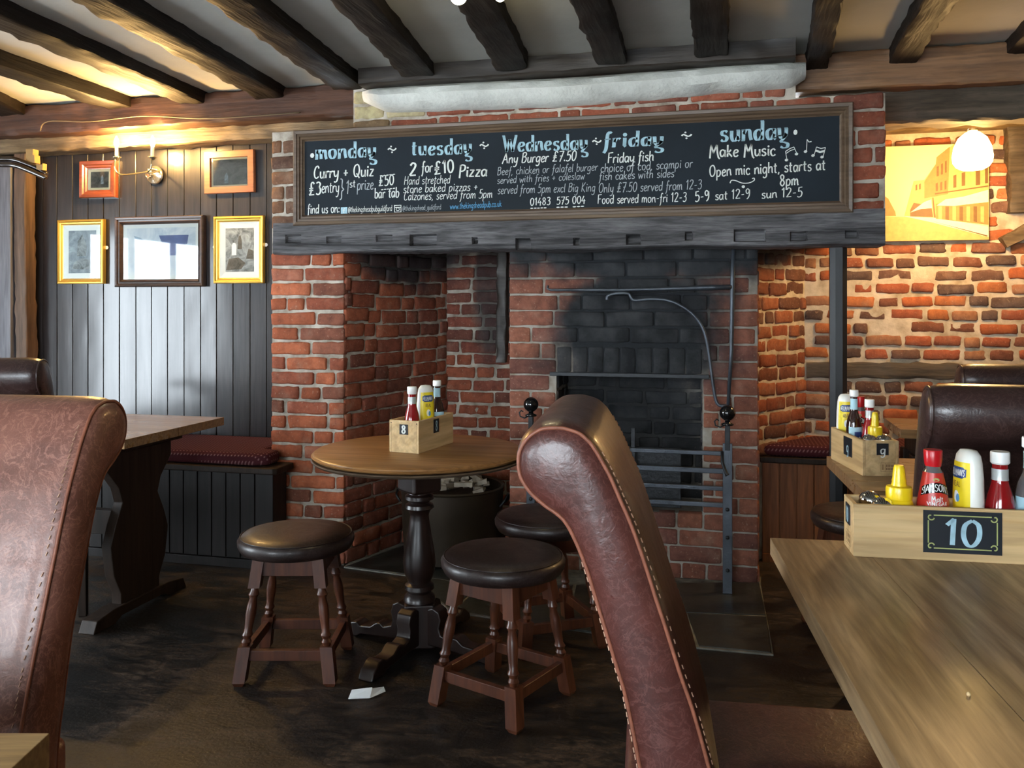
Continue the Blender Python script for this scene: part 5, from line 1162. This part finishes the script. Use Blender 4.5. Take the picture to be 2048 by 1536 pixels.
# box 10
c10, a10, b10, cc10, an10 = crate('pine condiment box with the large plaque numbered 10, right foreground', R2((.676, 1.703)), R2((.304, -.055)), R2((.02, .3)), 0, .104, .75, .40, .092)
plaque(c10, 'y-', a10, b10, .0, .057, .142, .082, '10', border=True, pw=2.7, tw=.46, thh=.60, mat='ink_blue'); plaque(c10, 'x-', a10, b10, -.002, .074, .038, .040, '10', pw=3.4, tw=.6, thh=.7, mat='ink_blue'); stamp(c10, a10, b10, 'x-', .0, .026, .045, .028)

# ------------------------------------------------------------------ bottles
def wrap_fn(r_of, z0, width, hu, phi0):                    # lettering wrapped round a turned body; phi0: where its middle faces
    def f(s, h):
        z = z0+h*hu; r = r_of(z)+.0004; a = phi0+(s-.5)*width/r; return Vector((r*math.cos(a), r*math.sin(a), z))
    return f
def prof_r(prof):
    P = sorted(prof, key=lambda q: q[1])
    def r(z):
        for (r0, z0), (r1, z1) in zip(P, P[1:]):
            if z0 <= z <= z1 and z1 > z0: return r0+(r1-r0)*(z-z0)/(z1-z0)
        return P[-1][0] if z > P[-1][1] else P[0][0]
    return r
def sleeve(rf, z0, z1, a0=None, a1=None, off=.0005, n=28, sx=1, sy=1):
    mb = MB(); vs = []; m = 5; full = a0 is None; a0 = 0 if full else a0; a1 = 2*math.pi if full else a1
    for i in range(m+1):
        z = z0+(z1-z0)*i/m; r = rf(z)+off
        for k in range(n+1): a = a0+(a1-a0)*k/n; vs.append((r*sx*math.cos(a), r*sy*math.sin(a), z))
    return mb.add(vs, [(i*(n+1)+k, i*(n+1)+k+1, (i+1)*(n+1)+k+1, (i+1)*(n+1)+k) for i in range(m) for k in range(n)])
FACE = -math.pi/2
def ketchup(label, loc, rz, h=.205):
    k = h/.205; t = thing('ketchup_bottle', label, 'bottle', loc, rz, 'ketchup bottles'); P = [(.001, 0), (.027, .0), (.030, .006), (.031, .06), (.030, .08), (.024, .115), (.0165, .140), (.0145, .152), (.0145, .182)]
    P = [(r, z*k) for r, z in P]; rf = prof_r(P[1:])
    MB().lathe(P, 28).build('bottle', 'ketchup', t, smooth='auto')
    MB().lathe([(.001, .205*k), (.0165, .205*k), (.0175, .202*k), (.0175, .183*k), (.015, .180*k), (.001, .180*k)], 28).build('cap', 'white_cap', t, smooth='auto')
    sleeve(rf, .148*k, .171*k).build('neck_label', 'silver_label', t, smooth=True, fix=False)
    sleeve(rf, .03*k, .075*k, FACE-1, FACE+1).build('front_label', 'white_cap', t, smooth=True, fix=False)
    return t
def brown_bottle(label, loc, rz, h=.225, mat='brown_sauce'):
    k = h/.225; t = thing('sauce_bottle', label, 'bottle', loc, rz, 'brown sauce bottles'); P = [(.001, 0), (.024, 0), (.027, .004), (.0275, .09), (.0275, .115), (.023, .138), (.015, .155), (.0125, .168), (.0125, .206)]
    P = [(r, z*k) for r, z in P]; rf = prof_r(P[1:])
    MB().lathe(P, 28).build('bottle', mat, t, smooth='auto')
    MB().lathe([(.001, .225*k), (.0150, .225*k), (.0158, .222*k), (.0158, .206*k), (.013, .204*k), (.001, .204*k)], 28).build('cap', 'white_cap', t, smooth='auto')
    sleeve(rf, .165*k, .198*k).build('neck_label', 'blue_label', t, smooth=True, fix=False)
    fl_ = sleeve(rf, .020*k, .112*k, FACE-1.2, FACE+1.2).build('front_label', 'blue_label', t, smooth=True, fix=False)
    sleeve(rf, .04*k, .098*k, FACE-.42, FACE+.62, off=.0009).build('printed_panel', 'navy', fl_, smooth=True, fix=False)
    letter_mesh('HP', wrap_fn(lambda z: rf(z)+.0008, .052*k, .020, .0016, FACE+.1), 3.4, 2.2).build('lettering', 'ink_white', fl_, fix=False)
    return t
def mayo(label, loc, rz, h=.195, text="HELLMANN'S", phi=0.0):
    k = h/.195; t = thing('mayonnaise_bottle', label, 'bottle', loc, rz, 'mayonnaise bottles')
    P = [(.001, 0), (.022, 0), (.024, .004), (.025, .028), (.030, .034), (.0335, .06), (.0345, .10), (.0335, .14), (.0305, .170), (.027, .184), (.019, .193), (.001, .195)]; P = [(r, z*k) for r, z in P]; rf = prof_r(P[1:-1])
    MB().lathe(P, 36, sy=.72).build('bottle', 'cream_plastic', t, smooth=True)
    def fn(s, h_): return wr(s, h_)
    e = sleeve(rf, .050*k, .172*k, FACE-.95, FACE+.95, sy=.72, off=.0005); lab = e.build('label', 'yellow_label', t, smooth=True, fix=False)
    def el(off):
        def w(s, z, width):
            r = rf(z)+off; a = FACE+(s-.5)*width/r; return Vector((r*math.cos(a), r*.72*math.sin(a), z))
        return w
    w1 = el(.0010); mb = MB(); vs = []; N = 12
    for i in range(N+1):
        s = i/N; hh = .0105 if .12 < s < .88 else .0075
        vs += [w1(s, (.152-hh)*k, .046), w1(s, (.152+hh)*k, .046)]
    mb.add(vs, [(2*i, 2*i+2, 2*i+3, 2*i+1) for i in range(N)]).build('emblem', 'navy', lab, smooth=True, fix=False)
    w2 = el(.0015); letter_mesh(text, lambda s, h_: w2(s, (.1465+h_*.00062)*k, .040), 3.4, 2.4).build('lettering', 'ink_white', lab, fix=False)
    letter_mesh('REAL', lambda s, h_: w2(s, (.125+h_*.00055)*k, .022), 3.0, 2.0).build('lettering', 'ink_brown', lab, fix=False)
    vs = [w2(.5+.36*math.cos(a*.524), (.106+.0115*math.sin(a*.524))*k, .022) for a in range(12)]; MB().add(vs, [tuple(range(12))]).build('printed_egg', 'white_cap', lab, fix=False)
    vs = [w2(.72+.22*math.cos(a*.524), (.104+.0080*math.sin(a*.524))*k, .022)+Vector((0, -.0003, 0)) for a in range(12)]; MB().add(vs, [tuple(range(12))]).build('printed_drop', 'ink_azure', lab, fix=False)
    return t
def mustard(label, loc, rz, h=.165, emblem=FACE-.9):
    k = h/.165; t = thing('mustard_bottle', label, 'bottle', loc, rz, 'mustard bottles')
    P = [(.001, 0), (.024, 0), (.028, .004), (.029, .03), (.0285, .075), (.027, .088), (.0235, .098)]; P = [(r, z*k) for r, z in P]; rf = prof_r(P[1:])
    MB().lathe(P+[(.001, .100*k)], 32).build('bottle', 'yellow', t, smooth=True)
    MB().lathe([(.001, .098*k), (.0245, .098*k), (.0250, .102*k), (.0250, .117*k), (.0235, .122*k), (.0150, .124*k), (.0135, .130*k), (.0140, .134*k), (.0125, .138*k), (.0120, .146*k), (.0105, .158*k), (.0085, .164*k), (.001, .165*k)], 32).build('nozzle_cap', 'yellow', t, smooth='auto')
    lb_ = sleeve(rf, .025*k, .075*k, emblem-.55, emblem+.55).build('label', 'navy', t, smooth=True, fix=False)
    sleeve(rf, .036*k, .052*k, emblem-.45, emblem+.5, off=.0009).build('label_stripe', 'white_cap', lb_, smooth=True, fix=False); sleeve(rf, .026*k, .036*k, emblem-.3, emblem+.55, off=.0009).build('label_stripe', 'red_label', lb_, smooth=True, fix=False)
    return t
def vinegar(label, loc, rz, h=.205, phi=FACE):
    k = h/.205; t = thing('vinegar_bottle', label, 'bottle', loc, rz, 'vinegar bottles')
    P = [(.001, 0), (.032, 0), (.035, .004), (.035, .03), (.033, .06), (.0285, .10), (.0220, .138), (.0175, .162), (.0140, .167), (.0135, .178)]; P = [(r, z*k) for r, z in P]; rf = prof_r(P[1:])
    MB().lathe(P, 36).build('bottle', 'clear_sauce', t, smooth='auto')
    lb_ = sleeve(rf, .012*k, .160*k).build('label', 'red_label', t, smooth=True, fix=False)
    MB().lathe([(.001, .205*k), (.0165, .205*k), (.0175, .203*k), (.0165, .180*k), (.0150, .172*k), (.001, .170*k)], 28).build('cap', 'red_cap', t, smooth='auto')
    mb = MB(); vs = []; N = 16
    for i in range(N+1):
        s = i/N; arch = .010*math.sin(math.pi*s); r_ = lambda z: rf(z)+.0009
        for z in ((.112+arch)*k, (.112+arch+.019)*k): a = phi+(s-.5)*2.5; vs.append((r_(z)*math.cos(a), r_(z)*math.sin(a), z))
    mb.add(vs, [(2*i, 2*i+2, 2*i+3, 2*i+1) for i in range(N)]).build('label_band', 'black_gloss', lb_, smooth=True, fix=False)
    def fn(s, hgt):
        z = (.115+.010*math.sin(math.pi*min(1, max(0, s)))+hgt*.00074)*k; r = rf(z)+.0014; a = phi+(s-.5)*2.35; return Vector((r*math.cos(a), r*math.sin(a), z))
    letter_mesh("SARSON'S", fn, 2.5, 1.7, 0).build('lettering', 'ink_white', lb_, fix=False)
    letter_mesh('Malt', wrap_fn(lambda z: rf(z)+.0006, .1045*k, .022, .00055, phi), 2.8, 1.8).build('lettering', 'ink_white', lb_, fix=False)
    letter_mesh('VINEGAR', wrap_fn(lambda z: rf(z)+.0006, .0965*k, .040, .00036, phi), 3.0, 2.2).build('lettering', 'ink_white', lb_, fix=False)
    vs = []
    for q in range(12): z = (.147+.0035*math.sin(q*.524))*k; r = rf(z)+.0008; a = phi+.30*math.cos(q*.524); vs.append((r*math.cos(a), r*math.sin(a), z))
    MB().add(vs, [tuple(range(12))]).build('printed_seal', 'ink_green', lb_, fix=False)
    return t
def shaker(label, loc, h=.10, grp='chrome-topped shakers'):
    t = thing('salt_shaker', label, 'shaker', loc, 0, grp); k = h/.10
    MB().lathe([(.001, 0), (.019, 0), (.021, .004), (.0205, .06*k), (.0185, .079*k)], 22).build('jar', 'salt', t, smooth='auto')
    MB().lathe([(.019, .074*k), (.0215, .077*k), (.022, .084*k), (.021, .089*k), (.016, .095*k), (.008, .099*k), (.001, .10*k)], 26).build('dome_cap', 'chrome', t, smooth=True)
    return t
TOW = math.atan2
def face_cam(px): return PSI-math.atan((px-CX)/F)          # turn so that the front (-y) looks at the camera
def spot(px, t, z): X = (px-CX)/F*t; x, y = cam2room(X, t); return (x, y, z)
zf = ZT+.009
ketchup('red ketchup bottle with white cap at the near end of box 8', spot(824, 3.115, zf), face_cam(824), .222)
mayo('mayonnaise bottle with yellow label in box 8', spot(851, 3.185, zf), face_cam(853)+.45, .222)
brown_bottle('dark brown sauce bottle with pale blue neck label at the back of box 8', spot(874, 3.255, zf), face_cam(874), .232)
def slim(o): o.scale = (.84, .84, 1)
zf = L9T+.009
def in9(s, off): c, n = math.cos(an9), math.sin(an9); return (cc9.x+c*s-n*off, cc9.y+n*s+c*off, zf)
def slim(o): o.scale = (.82, .82, 1)
slim(mayo('mayonnaise bottle with its back label turned out, far end of box 9', in9(.108, .016), face_cam(1690)+.1, .205))
slim(brown_bottle('tall brown sauce bottle with pale blue labels in box 9', in9(.025, .019), face_cam(1708)+.5, .225))
slim(vinegar('red-labelled vinegar bottle between the sauce bottles in box 9', in9(.066, -.014), face_cam(1716), .200))
slim(ketchup('ketchup bottle with white cap behind the mustard in box 9', in9(-.012, -.015), face_cam(1735), .200))
slim(mustard('yellow squeezy mustard bottle in the crate on the table by the black post', in9(-.064, -.012), face_cam(1741), .168))
shaker('left chrome-topped shaker at the near end of box 9', in9(-.107, .0206), .108); shaker('right chrome-topped shaker at the near end of box 9', in9(-.107, -.0206), .109)
zf = .759
def in10(px, off=0.0):                                     # the point of box 10's long axis in that image column
    L = Vector((math.cos(an10), math.sin(an10))); N = Vector((-L.y, L.x)); c = cc10+N*off; k = (px-CX)/F
    f = lambda v: (v.x*CP+v.y*SP)-k*(-v.x*SP+v.y*CP)
    q = c+L*(-f(c)/f(L)); return (q.x, q.y, zf)
shaker('chrome-topped shaker at the left end of box 10', in10(1740, .014), .110); shaker('second chrome-topped shaker of box 10, in front, beside the mustard', in10(1765, -.014), .104)
mustard('yellow squeezy mustard bottle in the nearest crate, right foreground', in10(1798), face_cam(1800), .168)
vinegar('red vinegar bottle with red cap in box 10', in10(1866), face_cam(1865), .200, FACE+.30)
mayo('white mayonnaise bottle seen nearly edge on in box 10', in10(1937), face_cam(1938)-1.0, .203)
ketchup('ketchup bottle with silver neck band in box 10', in10(2000), face_cam(2001), .200)
brown_bottle('nearly empty sauce bottle at the right edge of the frame, box 10', in10(2062), face_cam(2052), .230, 'clear_sauce')
# crumb on table ten
o = MB().sphere((0, 0, 0), .003, 8, 6).build('crumb', 'crate', smooth=True); p = on_z(1937, 1388, .7525); o.location = p; tag(o, 'tiny pale crumb on the oak table in the right foreground', 'crumb')
